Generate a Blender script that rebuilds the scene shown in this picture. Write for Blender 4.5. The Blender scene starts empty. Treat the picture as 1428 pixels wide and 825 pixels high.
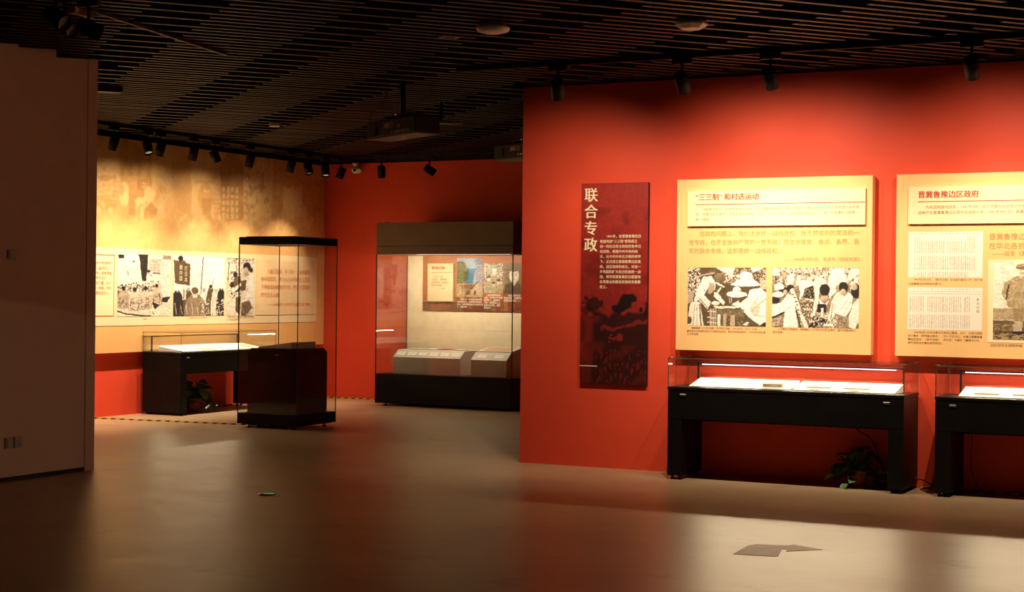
import bpy, bmesh, math, random
import numpy as np
from mathutils import Vector, Matrix
C = bpy.context.scene.collection
SC = bpy.context.scene
PI = math.pi
random.seed(7)

# ------------------------------------------------------------------ camera
YAW, PITCH, ROLL, FPX, EYE = 0.470026, -0.00165, 0.010619, 2249.56, 1.6
fwd = Vector((-math.sin(YAW)*math.cos(PITCH), math.cos(YAW)*math.cos(PITCH), math.sin(PITCH)))
rgt = Vector((math.cos(YAW), math.sin(YAW), 0.0))
upv = rgt.cross(fwd)
r2 = rgt*math.cos(ROLL) + upv*math.sin(ROLL)
u2 = -rgt*math.sin(ROLL) + upv*math.cos(ROLL)
cam_d = bpy.data.cameras.new('camera'); cam = bpy.data.objects.new('camera', cam_d); C.objects.link(cam)
cam_d.sensor_width = 36.0; cam_d.lens = FPX*36.0/1428.0; cam_d.clip_end = 200
m = Matrix.Identity(4)
for i in range(3):
    m[i][0], m[i][1], m[i][2] = r2[i], u2[i], -fwd[i]
m[0][3], m[1][3], m[2][3] = 0, 0, EYE
cam.matrix_world = m
SC.camera = cam

# ------------------------------------------------------------------ world, exposure
w = bpy.data.worlds.new('world'); SC.world = w; w.use_nodes = True
w.node_tree.nodes['Background'].inputs[0].default_value = (1.0, 0.45, 0.27, 1)
w.node_tree.nodes['Background'].inputs[1].default_value = 0.034
SC.view_settings.view_transform = 'Standard'; SC.view_settings.look = 'None'
SC.view_settings.gamma = 1.0; SC.view_settings.use_curve_mapping = False
SC.view_settings.exposure = 0.0
SC.cycles.max_bounces = 8; SC.cycles.diffuse_bounces = 4; SC.cycles.glossy_bounces = 4
SC.cycles.transparent_max_bounces = 40; SC.cycles.sample_clamp_indirect = 4.0
SC.cycles.caustics_reflective = False; SC.cycles.caustics_refractive = False
WARM = (1.0, 0.79, 0.57)

# power of the spot lamps (W) and of the strips
P_RIGHT, P_YELLOW, P_LED, P_CASE = 97.0, 56.0, 27.0, 33.0

# ------------------------------------------------------------------ materials
def mat(name, col, rough=0.5, metal=0.0, spec=0.5, emit=None, estr=0.0):
    mt = bpy.data.materials.new(name); mt.use_nodes = True
    b = mt.node_tree.nodes['Principled BSDF']
    b.inputs['Base Color'].default_value = (*col, 1)
    b.inputs['Roughness'].default_value = rough
    b.inputs['Metallic'].default_value = metal
    b.inputs['Specular IOR Level'].default_value = spec
    if emit:
        b.inputs['Emission Color'].default_value = (*emit, 1); b.inputs['Emission Strength'].default_value = estr
    return mt

def noisy(mt, c1, c2, scale=8, detail=4, bump=0.0, bscale=150, rough=None, stretch=None):
    nt = mt.node_tree; b = nt.nodes['Principled BSDF']
    tc = nt.nodes.new('ShaderNodeTexCoord'); mp = nt.nodes.new('ShaderNodeMapping')
    nt.links.new(tc.outputs['Object'], mp.inputs['Vector'])
    if stretch: mp.inputs['Scale'].default_value = stretch
    n = nt.nodes.new('ShaderNodeTexNoise'); n.inputs['Scale'].default_value = scale; n.inputs['Detail'].default_value = detail
    nt.links.new(mp.outputs['Vector'], n.inputs['Vector'])
    r = nt.nodes.new('ShaderNodeValToRGB')
    r.color_ramp.elements[0].position = 0.3; r.color_ramp.elements[1].position = 0.7
    r.color_ramp.elements[0].color = (*c1, 1); r.color_ramp.elements[1].color = (*c2, 1)
    nt.links.new(n.outputs['Fac'], r.inputs['Fac']); nt.links.new(r.outputs['Color'], b.inputs['Base Color'])
    if rough:
        mr = nt.nodes.new('ShaderNodeMapRange')
        mr.inputs['To Min'].default_value, mr.inputs['To Max'].default_value = rough
        nt.links.new(n.outputs['Fac'], mr.inputs['Value']); nt.links.new(mr.outputs['Result'], b.inputs['Roughness'])
    if bump:
        n2 = nt.nodes.new('ShaderNodeTexNoise'); n2.inputs['Scale'].default_value = bscale
        nt.links.new(mp.outputs['Vector'], n2.inputs['Vector'])
        bp = nt.nodes.new('ShaderNodeBump'); bp.inputs['Strength'].default_value = bump; bp.inputs['Distance'].default_value = 0.01
        nt.links.new(n2.outputs['Fac'], bp.inputs['Height']); nt.links.new(bp.outputs['Normal'], b.inputs['Normal'])
    return mt

M = {}
M['red'] = noisy(mat('red_wall_paint', (.6, .05, .03), .55, spec=.22), (.76, .074, .031), (.82, .083, .036), 3, 4, .04, 220)
M['plaster'] = noisy(mat('pale_plaster', (.5, .45, .42), .75, spec=.2), (.70, .53, .45), (.76, .58, .50), 2.5, 3, .05, 180)
M['beige'] = noisy(mat('raw_board', (.5, .38, .2), .8, spec=.2), (.42, .3, .16), (.58, .44, .25), 6)
M['black'] = noisy(mat('black_lacquer', (.008, .007, .006), .42, spec=.12), (.0065, .0055, .005), (.010, .0085, .0075), 6)
M['black_matt'] = noisy(mat('black_matt_metal', (.010, .009, .008), .5, spec=.22), (.008, .007, .006), (.013, .011, .010), 14)
M['spot_black'] = mat('black_powder_coat', (.006, .0055, .005), .5, spec=.12)
M['taupe'] = noisy(mat('dark_taupe_metal', (.07, .052, .036), .55, spec=.3), (.16, .105, .06), (.185, .12, .07), 5)
M['slat'] = noisy(mat('dark_slat_paint', (.10, .075, .06), .55, spec=.3), (.046, .027, .016), (.064, .038, .023), 5)
M['void'] = mat('black_plenum', (.004, .004, .004), .95, spec=.05)
M['cream'] = noisy(mat('cream_board', (.85, .62, .30), .5, spec=.15), (.86, .52, .215), (.89, .55, .235), 3)
M['cream_light'] = noisy(mat('pale_cream_board', (.88, .74, .46), .45, spec=.2), (.89, .70, .40), (.92, .74, .44), 3)
M['card_cream'] = noisy(mat('dull_cream_card', (.6, .5, .3), .6, spec=.2), (.50, .41, .24), (.54, .45, .28), 4)
M['orange_cream'] = noisy(mat('orange_cream_board', (.87, .49, .18), .55, spec=.12), (.86, .475, .165), (.89, .50, .185), 3)
M['quote_cream'] = noisy(mat('warm_cream_card', (.87, .67, .40), .42, spec=.3), (.87, .64, .345), (.90, .67, .37), 3)
M['linen'] = noisy(mat('pale_linen', (.62, .55, .42), .75, spec=.2), (.66, .56, .40), (.73, .63, .46), 9, 4, .03, 300)
M['plinth_grey'] = noisy(mat('light_grey_plinth', (.50, .47, .41), .6, spec=.3), (.47, .44, .38), (.53, .50, .44), 5)
M['wedge_grey'] = noisy(mat('grey_brown_board', (.6, .5, .4), .6), (.78, .66, .54), (.86, .74, .62), 6)
M['white'] = noisy(mat('white_board', (.85, .83, .78), .5, spec=.3), (.82, .80, .75), (.88, .86, .82), 6)
M['paper'] = noisy(mat('aged_paper', (.72, .63, .46), .7, spec=.15), (.66, .56, .39), (.78, .70, .54), 25)
M['paper_white'] = noisy(mat('white_paper', (.8, .76, .68), .7, spec=.15), (.74, .69, .6), (.84, .81, .74), 30)
M['book'] = noisy(mat('brown_cover', (.42, .28, .12), .6, spec=.2), (.36, .22, .09), (.5, .35, .17), 30)
M['red_print'] = mat('red_print', (.45, .02, .01), .5, spec=.2)
M['orange_print'] = mat('orange_print', (.72, .17, .04), .5, spec=.2)
M['pale_print'] = mat('pale_print', (.9, .78, .52), .5, spec=.2)
M['white_print'] = mat('white_print', (.85, .78, .68), .5, spec=.2)
M['dark_print'] = mat('dark_brown_print', (.15, .07, .035), .5, spec=.2)
M['brown_print'] = mat('brown_print', (.30, .14, .07), .5, spec=.2)
M['rust_board'] = noisy(mat('rust_printed_board', (.42, .14, .055), .5, spec=.3), (.40, .13, .05), (.45, .155, .062), 3)
M['steel'] = mat('brushed_steel', (.6, .58, .54), .32, 1.0)
M['brown_metal'] = mat('bronze_metal', (.12, .06, .035), .4, .6)
M['lens_off'] = mat('dull_lens', (.25, .26, .28), .15, 0, .6)
M['lens_on'] = mat('lit_lens', (.9, .8, .6), .3, emit=(1, .78, .5), estr=.28)
M['fixture_white'] = noisy(mat('white_plastic', (.72, .68, .64), .45, spec=.4), (.82, .77, .71), (.87, .83, .78), 4)
M['socket'] = mat('grey_white_plastic', (.40, .37, .35), .4)
M['led'] = mat('white_diodes', (.9, .9, .95), .4, emit=(.82, .90, 1.0), estr=3.5)
M['led_dim'] = mat('dim_white_strip', (.9, .9, .9), .4, emit=(1, .9, .75), estr=1.6)
M['led_dot'] = mat('red_signal', (.5, .02, .05), .4, emit=(1, .05, .12), estr=1.0)
M['yellow_tape'] = noisy(mat('yellow_tape', (.80, .50, .03), .5, spec=.3), (.70, .42, .02), (.85, .55, .04), 20)
M['black_tape'] = mat('black_tape', (.02, .018, .016), .5)
M['leaf'] = noisy(mat('glossy_leaf', (.05, .13, .03), .4), (.03, .09, .02), (.10, .20, .05), 12)
M['pot'] = noisy(mat('red_clay_pot', (.28, .06, .035), .45), (.24, .05, .03), (.32, .07, .04), 6)
M['soil'] = mat('soil', (.03, .02, .012), .9)
M['rubber'] = mat('black_rubber', (.015, .014, .013), .6)
M['arrow'] = noisy(mat('brown_floor_sticker', (.22, .13, .10), .5, spec=.3), (.27, .075, .030), (.36, .125, .06), 9, 5)
M['green'] = mat('green_glow_sign', (.02, .4, .2), .4, emit=(.05, .9, .45), estr=.3)
M['disc_black'] = mat('black_disc', (.02, .02, .02), .35)
M['glass_edge'] = mat('green_glass_edge', (.09, .14, .10), .2, 0, .6)
M['copper'] = mat('copper_label', (.45, .22, .12), .5)

def glass_mat():
    mt = bpy.data.materials.new('clear_case_glass'); mt.use_nodes = True; nt = mt.node_tree
    for n in list(nt.nodes): nt.nodes.remove(n)
    out = nt.nodes.new('ShaderNodeOutputMaterial'); mx = nt.nodes.new('ShaderNodeMixShader')
    tr = nt.nodes.new('ShaderNodeBsdfTransparent'); tr.inputs[0].default_value = (.985, .99, .985, 1)
    gl = nt.nodes.new('ShaderNodeBsdfGlossy'); gl.inputs['Roughness'].default_value = 0.0
    lw = nt.nodes.new('ShaderNodeLayerWeight'); lw.inputs['Blend'].default_value = 0.5
    pw = nt.nodes.new('ShaderNodeMath'); pw.operation = 'POWER'; pw.inputs[1].default_value = 5
    ma = nt.nodes.new('ShaderNodeMath'); ma.operation = 'MULTIPLY_ADD'; ma.inputs[1].default_value = .95; ma.inputs[2].default_value = .05
    nt.links.new(lw.outputs['Facing'], pw.inputs[0]); nt.links.new(pw.outputs[0], ma.inputs[0])
    nt.links.new(ma.outputs[0], mx.inputs[0]); nt.links.new(tr.outputs[0], mx.inputs[1]); nt.links.new(gl.outputs[0], mx.inputs[2])
    nt.links.new(mx.outputs[0], out.inputs[0])
    return mt
M['glass'] = glass_mat()

def floor_mat():
    mt = mat('sealed_concrete', (.4, .33, .25), .4, spec=.5); nt = mt.node_tree; b = nt.nodes['Principled BSDF']
    tc = nt.nodes.new('ShaderNodeTexCoord')
    def noise(scale, detail, rough=.6, st=(1, 1, 1)):
        mp = nt.nodes.new('ShaderNodeMapping'); mp.inputs['Scale'].default_value = st
        nt.links.new(tc.outputs['Object'], mp.inputs['Vector'])
        n = nt.nodes.new('ShaderNodeTexNoise'); n.inputs['Scale'].default_value = scale
        n.inputs['Detail'].default_value = detail; n.inputs['Roughness'].default_value = rough
        nt.links.new(mp.outputs['Vector'], n.inputs['Vector']); return n
    def ramp(n, p0, c0, p1, c1):
        r = nt.nodes.new('ShaderNodeValToRGB'); e = r.color_ramp.elements
        e[0].position, e[1].position = p0, p1; e[0].color, e[1].color = (*c0, 1), (*c1, 1)
        nt.links.new(n.outputs['Fac'], r.inputs['Fac']); return r
    a = ramp(noise(.8, 6), .3, (.37, .25, .14), .75, (.50, .345, .20))
    scuff = ramp(noise(1.9, 9, .72, (1, 1.15, 1)), .31, (.52, .48, .45), .43, (1, 1, 1))
    speck = ramp(noise(42, 2), .22, (.55, .5, .47), .28, (1, 1, 1))
    mx = nt.nodes.new('ShaderNodeMixRGB'); mx.blend_type = 'MULTIPLY'; mx.inputs[0].default_value = .75
    nt.links.new(a.outputs[0], mx.inputs[1]); nt.links.new(scuff.outputs[0], mx.inputs[2])
    m2 = nt.nodes.new('ShaderNodeMixRGB'); m2.blend_type = 'MULTIPLY'; m2.inputs[0].default_value = .5
    nt.links.new(mx.outputs[0], m2.inputs[1]); nt.links.new(speck.outputs[0], m2.inputs[2])
    nt.links.new(m2.outputs[0], b.inputs['Base Color'])
    rn = noise(2.5, 6); mr = nt.nodes.new('ShaderNodeMapRange')
    mr.inputs['To Min'].default_value, mr.inputs['To Max'].default_value = .30, .42
    nt.links.new(rn.outputs['Fac'], mr.inputs['Value']); nt.links.new(mr.outputs['Result'], b.inputs['Roughness'])
    bp = nt.nodes.new('ShaderNodeBump'); bp.inputs['Strength'].default_value = .06; bp.inputs['Distance'].default_value = .01
    bn = noise(60, 3); nt.links.new(bn.outputs['Fac'], bp.inputs['Height']); nt.links.new(bp.outputs['Normal'], b.inputs['Normal'])
    return mt
M['floor'] = floor_mat()

def paint_mat(name, rough=.45):
    mt = mat(name, (1, 1, 1), rough, spec=.3); nt = mt.node_tree
    at = nt.nodes.new('ShaderNodeVertexColor'); at.layer_name = 'print'
    nt.links.new(at.outputs['Color'], nt.nodes['Principled BSDF'].inputs['Base Color'])
    return mt
M['print'] = paint_mat('printed_picture')

# ------------------------------------------------------------------ mesh helpers
class MB:
    def __init__(s): s.v, s.f, s.mi, s.sm = [], [], [], []
    def add(s, vs, fs, mi=0, smooth=False):
        o = len(s.v); s.v += [tuple(v) for v in vs]
        for f in fs: s.f.append(tuple(i+o for i in f)); s.mi.append(mi); s.sm.append(smooth)
        return s
    def box(s, x0, x1, y0, y1, z0, z1, mi=0):
        vs = [(x, y, z) for z in (z0, z1) for y in (y0, y1) for x in (x0, x1)]
        return s.add(vs, [(0, 2, 3, 1), (4, 5, 7, 6), (0, 1, 5, 4), (2, 6, 7, 3), (0, 4, 6, 2), (1, 3, 7, 5)], mi)
    def prism(s, pts, axis, a0, a1, mi=0):
        # pts: 2-D outline, extruded along axis ('x','y','z')
        n = len(pts)
        def P(p, a):
            return {'x': (a, p[0], p[1]), 'y': (p[0], a, p[1]), 'z': (p[0], p[1], a)}[axis]
        vs = [P(p, a0) for p in pts] + [P(p, a1) for p in pts]
        fs = [tuple(range(n)), tuple(range(2*n-1, n-1, -1))] + [(i, i+n, (i+1) % n+n, (i+1) % n) for i in range(n)]
        return s.add(vs, fs, mi)
    def lathe(s, prof, n=24, mi=0, cx=0, cy=0, cap0=True, cap1=True, smooth=True):
        vs = [(cx+r*math.cos(2*PI*k/n), cy+r*math.sin(2*PI*k/n), z) for r, z in prof for k in range(n)]
        fs = []
        for j in range(len(prof)-1):
            for k in range(n):
                a, b = j*n+k, j*n+(k+1) % n
                fs.append((a, b, b+n, a+n))
        s.add(vs, fs, mi, smooth)
        o = len(s.v)-len(vs)
        if cap0: s.f.append(tuple(o+k for k in range(n-1, -1, -1))); s.mi.append(mi); s.sm.append(False)
        if cap1: s.f.append(tuple(o+(len(prof)-1)*n+k for k in range(n))); s.mi.append(mi); s.sm.append(False)
        return s
    def tube(s, pts, r, n=8, mi=0):
        pts = [Vector(p) for p in pts]; rings = []
        for i, p in enumerate(pts):
            d = (pts[min(i+1, len(pts)-1)]-pts[max(i-1, 0)]).normalized()
            a = d.orthogonal().normalized(); b = d.cross(a)
            if rings:
                a0 = rings[-1][1]; a = (a0-d*a0.dot(d)).normalized(); b = d.cross(a)
            rings.append((p, a, b))
        vs = [p+a*(r*math.cos(2*PI*k/n))+b*(r*math.sin(2*PI*k/n)) for p, a, b in rings for k in range(n)]
        fs = [(i*n+k, i*n+(k+1) % n, (i+1)*n+(k+1) % n, (i+1)*n+k) for i in range(len(pts)-1) for k in range(n)]
        s.add(vs, fs, mi, True); return s
    def build(s, name, mats, parent=None, loc=(0, 0, 0), rot=(0, 0, 0), bevel=0.0):
        me = bpy.data.meshes.new(name); me.from_pydata(s.v, [], s.f)
        if not isinstance(mats, (list, tuple)): mats = [mats]
        for q in mats: me.materials.append(M[q] if isinstance(q, str) else q)
        me.polygons.foreach_set('material_index', s.mi); me.polygons.foreach_set('use_smooth', s.sm)
        me.update()
        bm = bmesh.new(); bm.from_mesh(me); bmesh.ops.recalc_face_normals(bm, faces=bm.faces)
        if bevel:
            bmesh.ops.bevel(bm, geom=list(bm.edges), offset=bevel, segments=1, affect='EDGES', clamp_overlap=True)
        bm.to_mesh(me); bm.free()
        o = bpy.data.objects.new(name, me); C.objects.link(o)
        o.location = loc; o.rotation_euler = rot
        if parent: o.parent = parent
        return o

def bx(name, x0, x1, y0, y1, z0, z1, mt, parent=None, bevel=0.0, **k):
    return MB().box(x0, x1, y0, y1, z0, z1).build(name, mt, parent, bevel=bevel, **k)

def tag(o, label=None, cat=None, group=None, kind=None):
    if label: o['label'] = label
    if cat: o['category'] = cat
    if group: o['group'] = group
    if kind: o['kind'] = kind
    return o

def thing(name, label, cat, loc=(0, 0, 0), rotz=0.0, group=None):
    o = bpy.data.objects.new(name, None); C.objects.link(o); o.empty_display_size = .1
    o.location = loc; o.rotation_euler = (0, 0, rotz)
    return tag(o, label, cat, group)

def struct(o): o['kind'] = 'structure'; return o

KIDS = {}
def copy_tree(o, parent=None):
    c = o.copy(); C.objects.link(c)
    if parent: c.parent = parent
    for ch in [q for q in bpy.data.objects if q.parent == o]: copy_tree(ch, c)
    return c

# a picture: rows of colours become a fine grid with one printed colour per point; plane maps (u,v) in 0..1 to a position
def picture(name, img, plane, parent=None):
    h, w_ = img.shape[:2]
    uu, vv = np.meshgrid(np.linspace(0, 1, w_), np.linspace(1, 0, h))
    O, U, V = [np.array(q, float) for q in plane]
    P = O+uu[..., None]*U+vv[..., None]*V
    idx = np.arange(h*w_).reshape(h, w_)
    F = np.stack([idx[1:, :-1], idx[1:, 1:], idx[:-1, 1:], idx[:-1, :-1]], -1).reshape(-1, 4)
    me = bpy.data.meshes.new(name)
    me.vertices.add(h*w_); me.vertices.foreach_set('co', P.reshape(-1))
    me.loops.add(F.size); me.loops.foreach_set('vertex_index', F.reshape(-1).astype(np.int32))
    me.polygons.add(len(F)); me.polygons.foreach_set('loop_start', np.arange(0, F.size, 4).astype(np.int32))
    me.update(calc_edges=True)
    ca = me.color_attributes.new('print', 'FLOAT_COLOR', 'POINT')
    rgba = np.ones((h*w_, 4), np.float32); rgba[:, :3] = np.clip(img.reshape(-1, 3), 0, 1)
    ca.data.foreach_set('color', rgba.reshape(-1))
    me.materials.append(M['print'])
    o = bpy.data.objects.new(name, me); C.objects.link(o)
    if parent: o.parent = parent
    return o

# lettering: glyph outlines as flat meshes. plane 'y-' faces -Y (u=+X), 'x+' faces +X (u=+Y), 'z+' lies flat
def lettering(name, lines, u0, u1, vtop, pitch, plane, depth, mt, parent, fit=0, bold=0.0, vertical=False, em=None, heavy=0.0):
    vs_all, fs_all = [], []
    dg = None
    meshes = []
    for ln in lines:
        cu = bpy.data.curves.new('lettering', 'FONT'); cu.body = ln; cu.resolution_u = 2
        ob = bpy.data.objects.new('lettering', cu); C.objects.link(ob); meshes.append((ob, cu))
    dg = bpy.context.evaluated_depsgraph_get(); data = []
    for ob, cu in meshes:
        me = bpy.data.meshes.new_from_object(ob.evaluated_get(dg))
        vs = np.array([v.co[:2] for v in me.vertices]).reshape(-1, 2); fs = [tuple(p.vertices) for p in me.polygons]
        data.append((vs, fs)); bpy.data.meshes.remove(me)
    for ob, cu in meshes:
        bpy.data.objects.remove(ob); bpy.data.curves.remove(cu)
    s = em if em else (u1-u0)/data[fit][0][:, 0].max()
    mb = MB()
    for i, (vs, fs) in enumerate(data):
        if len(vs) == 0: continue
        sh = [(0, 0)]
        if bold: sh = [(-bold, 0), (bold, 0), (0, bold)]
        if heavy: sh = [(-heavy, 0), (0, 0), (heavy, 0), (-heavy/2, .004), (heavy/2, -.004)]
        for n_, (ku, kv) in enumerate(sh):
            uu = u0+vs[:, 0]*s+ku*s; vv = vtop-.86*s-i*pitch+vs[:, 1]*s+kv*s; dd = .00012*n_
            if plane == 'y-': P = [(a, depth-dd, b) for a, b in zip(uu, vv)]
            elif plane == 'x+': P = [(depth+dd, a, b) for a, b in zip(uu, vv)]
            else: P = [(a, b, depth) for a, b in zip(uu, vv)]
            mb.add(P, fs)
    me = bpy.data.meshes.new(name); me.from_pydata(mb.v, [], mb.f); me.materials.append(M[mt]); me.update()
    o = bpy.data.objects.new(name, me); C.objects.link(o)
    if parent: o.parent = parent
    o['kind'] = 'stuff'
    return o

# ------------------------------------------------------------------ picture painter
rng = np.random.default_rng(11)
class Art:
    def __init__(s, w, h, col, box=None):
        s.a = np.zeros((h, w, 3)); s.a[:] = col; s.w, s.h = w, h; s.form = 1.0 if w*h > 25000 and w < 365 and h > 230 else 0.0
        s.box = box or (0, 0, 1, 1)                      # sketch coordinates of the picture's corners
        yy, xx = np.mgrid[0:h, 0:w]
        x0, y0, x1, y1 = s.box
        s.x = x0+(xx+.5)/w*(x1-x0); s.y = y0+(yy+.5)/h*(y1-y0)
    def put(s, mask, col, al=1.0):
        mk = (mask.astype(float)*al)[..., None]; s.a = s.a*(1-mk)+np.array(col, float)*mk; return s
    def ell(s, cx, cy, rx, ry, col, al=1.0, rot=0, soft=0):
        c, n = math.cos(rot), math.sin(rot); dx, dy = s.x-cx, s.y-cy
        d = np.sqrt(((dx*c+dy*n)/rx)**2+((-dx*n+dy*c)/ry)**2)
        mk = np.clip((1-d)/soft, 0, 1) if soft else (d < 1)
        sh = 1 if soft else 1.08-.34*np.clip(dx/rx*.5+dy/ry*.6, -1, 1)*s.form
        return s.put(mk, np.array(col, float)*(sh[..., None] if not soft else 1), al)
    def poly(s, pts, col, al=1.0):
        ins = np.zeros(s.x.shape, bool); n = len(pts)
        for i in range(n):
            (x1, y1), (x2, y2) = pts[i], pts[(i+1) % n]
            if y1 == y2: continue
            cr = ((y1 > s.y) != (y2 > s.y)) & (s.x < (x2-x1)*(s.y-y1)/(y2-y1)+x1)
            ins ^= cr
        return s.put(ins, np.array(col, float)*s.folds()[..., None], al)
    def rect(s, x0, y0, x1, y1, col, al=1.0): return s.put((s.x >= x0) & (s.x < x1) & (s.y >= y0) & (s.y < y1), col, al)
    def line(s, pts, wd, col, al=1.0):
        for (x1, y1), (x2, y2) in zip(pts, pts[1:]):
            L = (x2-x1)**2+(y2-y1)**2+1e-9; t = np.clip(((s.x-x1)*(x2-x1)+(s.y-y1)*(y2-y1))/L, 0, 1)
            s.put(np.hypot(s.x-x1-t*(x2-x1), s.y-y1-t*(y2-y1)) < wd/2, col, al)
        return s
    form = 0.0
    def folds(s):
        if not s.form: return np.ones((s.h, s.w))
        if not hasattr(s, 'fm'):
            q = s.field(9, 22)*.7+s.field(4, 9)*.3; r = np.abs(np.sin(q*11)); s.fm = .74+.36*r**.6
        return s.fm
    def field(s, cell, cy=None):
        cy = cy or cell; h, w = s.h//cy+3, s.w//cell+3; g = rng.random((h, w))
        yy = np.arange(s.h)/cy; xx = np.arange(s.w)/cell
        y0, x0 = yy.astype(int), xx.astype(int); fy, fx = (yy-y0)[:, None], (xx-x0)[None]
        fy, fx = fy*fy*(3-2*fy), fx*fx*(3-2*fx)
        A = g[y0][:, x0]; B = g[y0][:, x0+1]; D = g[y0+1][:, x0]; E_ = g[y0+1][:, x0+1]
        return (A*(1-fx)+B*fx)*(1-fy)+(D*(1-fx)+E_*fx)*fy
    def mottle(s, cell, lo, hi, col, al=1.0, where=None):
        f = s.field(cell); mk = np.clip((f-lo)/(hi-lo), 0, 1)
        if where is not None: mk = mk*where
        return s.put(mk, col, al)
    def inside(s, x0, y0, x1, y1): return (s.x >= x0) & (s.x < x1) & (s.y >= y0) & (s.y < y1)
    def finish(s, warp=1.2, tex=.34, edge=.9, punch=.8):
        # photographic unevenness: wandering outlines, mottled tone, soft rims along contours
        dx = (s.field(9)-.5)*2.2*warp+(s.field(3)-.5)*warp*.9; dy = (s.field(9)-.5)*2.2*warp+(s.field(3)-.5)*warp*.9
        yy, xx = np.mgrid[0:s.h, 0:s.w]
        s.a = s.a[np.clip(np.round(yy+dy), 0, s.h-1).astype(int), np.clip(np.round(xx+dx), 0, s.w-1).astype(int)]
        b = s.a.copy()
        for ax in (0, 1): b = (b+np.roll(b, 1, ax)+np.roll(b, -1, ax))/3
        t = s.field(9)*.35+s.field(4)*.35+s.field(2)*.3; L = s.a.mean(2)
        gx = np.roll(L, 1, 1)-np.roll(L, -1, 1); gy = np.roll(L, 1, 0)-np.roll(L, -1, 0)
        s.a = (.45*s.a+.55*b)*(1+tex*2*(t-.5))[..., None]+((gx*.3+gy*.4)*edge)[..., None]
        if punch: q = np.clip(s.a, 0, 1); s.a = q*(1-punch)+punch*(.025+.80*np.clip((q-.06)/.80, 0, 1)**1.1)
        s.a = np.clip(s.a, .01, .95)
        return s
    def grain(s, amt): s.a = s.a*(1+amt*(rng.random((s.h, s.w, 1))-.5)); return s

LT, TN, MD, DK = (.88, .80, .69), (.52, .43, .32), (.16, .12, .075), (.05, .035, .02)

def torso(a, x, y, w, h, coat, hair=None, turn=0.0, face=None, arms=True, seed=0):
    # a clothed figure seen from behind or the side: y is the neck, w half the shoulder width, h the length of the back
    r = random.Random(seed+int(x*7+y)); J = lambda q: q+r.uniform(-.07, .07)*w
    sh = [(-.32, -.06), (-.75, .10), (-1.0, .36), (-1.12, .75), (-.98, 1.0), (-.45, 1.06), (.35, 1.04), (.95, 1.0), (1.08, .72), (.98, .34), (.70, .09), (.30, -.05)]
    P = [(x+J(p*w)+turn*w*.2*(1-q), y+q*h) for p, q in sh]
    a.poly([(px+(px-x)*.07+2, py+h*.02) for px, py in P], DK, .85); a.poly(P, coat)
    if arms:
        a.line([(x-.62*w, y+.35*h), (x-.72*w, y+.95*h)], w*.10, MD, .75); a.line([(x+.64*w, y+.30*h), (x+.55*w, y+.98*h)], w*.12, MD, .8)
    for k in range(4):
        q = .3+.18*k; a.line([(x-r.uniform(.3, .6)*w, y+q*h), (x+r.uniform(-.2, .2)*w, y+(q+.05)*h), (x+r.uniform(.3, .7)*w, y+(q-.03)*h)], w*.06, MD, .5)
    hx = x+turn*w*.22; hr = w*.36
    a.poly([(hx-hr*.45, y-hr*.5), (hx+hr*.45, y-hr*.5), (hx+hr*.5, y+hr*.3), (hx-hr*.5, y+hr*.3)], face or TN)
    a.ell(hx, y-hr*1.15, hr*.92, hr*1.15, face or TN)
    if hair: a.ell(hx-turn*hr*.25, y-hr*1.42, hr*.98, hr*.95, hair); a.ell(hx-turn*hr*.45, y-hr*1.0, hr*.62, hr*.7, hair)

def art_courtyard():                                       # seated crowd before a brick wall
    a = Art(239, 266, LT, (120, 5, 805, 785))
    for k, y in enumerate(range(20, 560, 17)):
        a.put((np.abs(a.y-y-3*np.sin(a.x/40)) < 2.5) & (a.field(5) > .35), TN, .55)
    a.mottle(6, .55, .9, TN, .5)
    a.poly([(365, 0), (498, 0), (495, 345), (425, 335), (408, 200), (395, 60)], DK); a.mottle(5, .5, .9, MD, .5, a.inside(420, 0, 495, 330))
    a.rect(130, 18, 200, 66, DK); a.rect(700, 8, 805, 60, MD, .7); a.rect(725, 75, 800, 180, (.75, .72, .7))
    a.rect(520, 62, 665, 222, TN, .45); a.mottle(3, .6, .8, MD, .6, a.inside(520, 62, 665, 222))
    a.rect(555, 230, 660, 246, DK); a.line([(243, 215), (252, 270)], 12, MD); a.ell(318, 98, 9, 12, DK)
    a.poly([(120, 640), (560, 560), (805, 540), (805, 785), (120, 785)], (.84, .73, .58)); a.mottle(7, .5, .9, TN, .35, a.y > 560)
    a.ell(512, 215, 18, 22, DK); a.poly([(488, 235), (530, 235), (545, 350), (480, 350)], LT); a.line([(495, 240), (545, 270)], 9, MD)
    for k in range(28):
        x = 128+k*19+rng.uniform(-7, 7); y = 398+rng.uniform(-30, 40)-max(0, (k-18))*3
        torso(a, x, y, 26, 80, (LT, TN, LT, (.7, .6, .47))[k % 4], (DK, DK, MD)[k % 3], rng.uniform(-1, 1), arms=False, seed=k)
    a.mottle(4, .58, .68, DK, .8, a.inside(120, 380, 640, 470)); a.ell(135, 560, 45, 100, MD)
    for x, y, w_, h_, c, tn in ((195, 470, 74, 200, TN, .3), (338, 482, 74, 215, (.74, .63, .48), -.3), (470, 468, 70, 215, (.68, .58, .44), .3), (620, 428, 64, 205, (.66, .55, .42), -.5)):
        torso(a, x, y, w_, h_, c, DK, tn, seed=3); a.mottle(5, .55, .7, MD, .75, ((a.x-x)/w_)**2+((a.y-y-h_*.7)/(h_*.36))**2 < 1)
    a.poly([(560, 600), (660, 640), (600, 700), (575, 660)], DK); a.poly([(690, 545), (800, 530), (750, 610), (690, 600)], DK)
    a.poly([(640, 480), (660, 500), (670, 560), (655, 560)], DK)
    a.line([(120, 712), (210, 748), (380, 768), (540, 780)], 18, DK); a.line([(560, 720), (585, 765)], 8, MD)
    return a.finish().grain(.3).a

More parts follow.
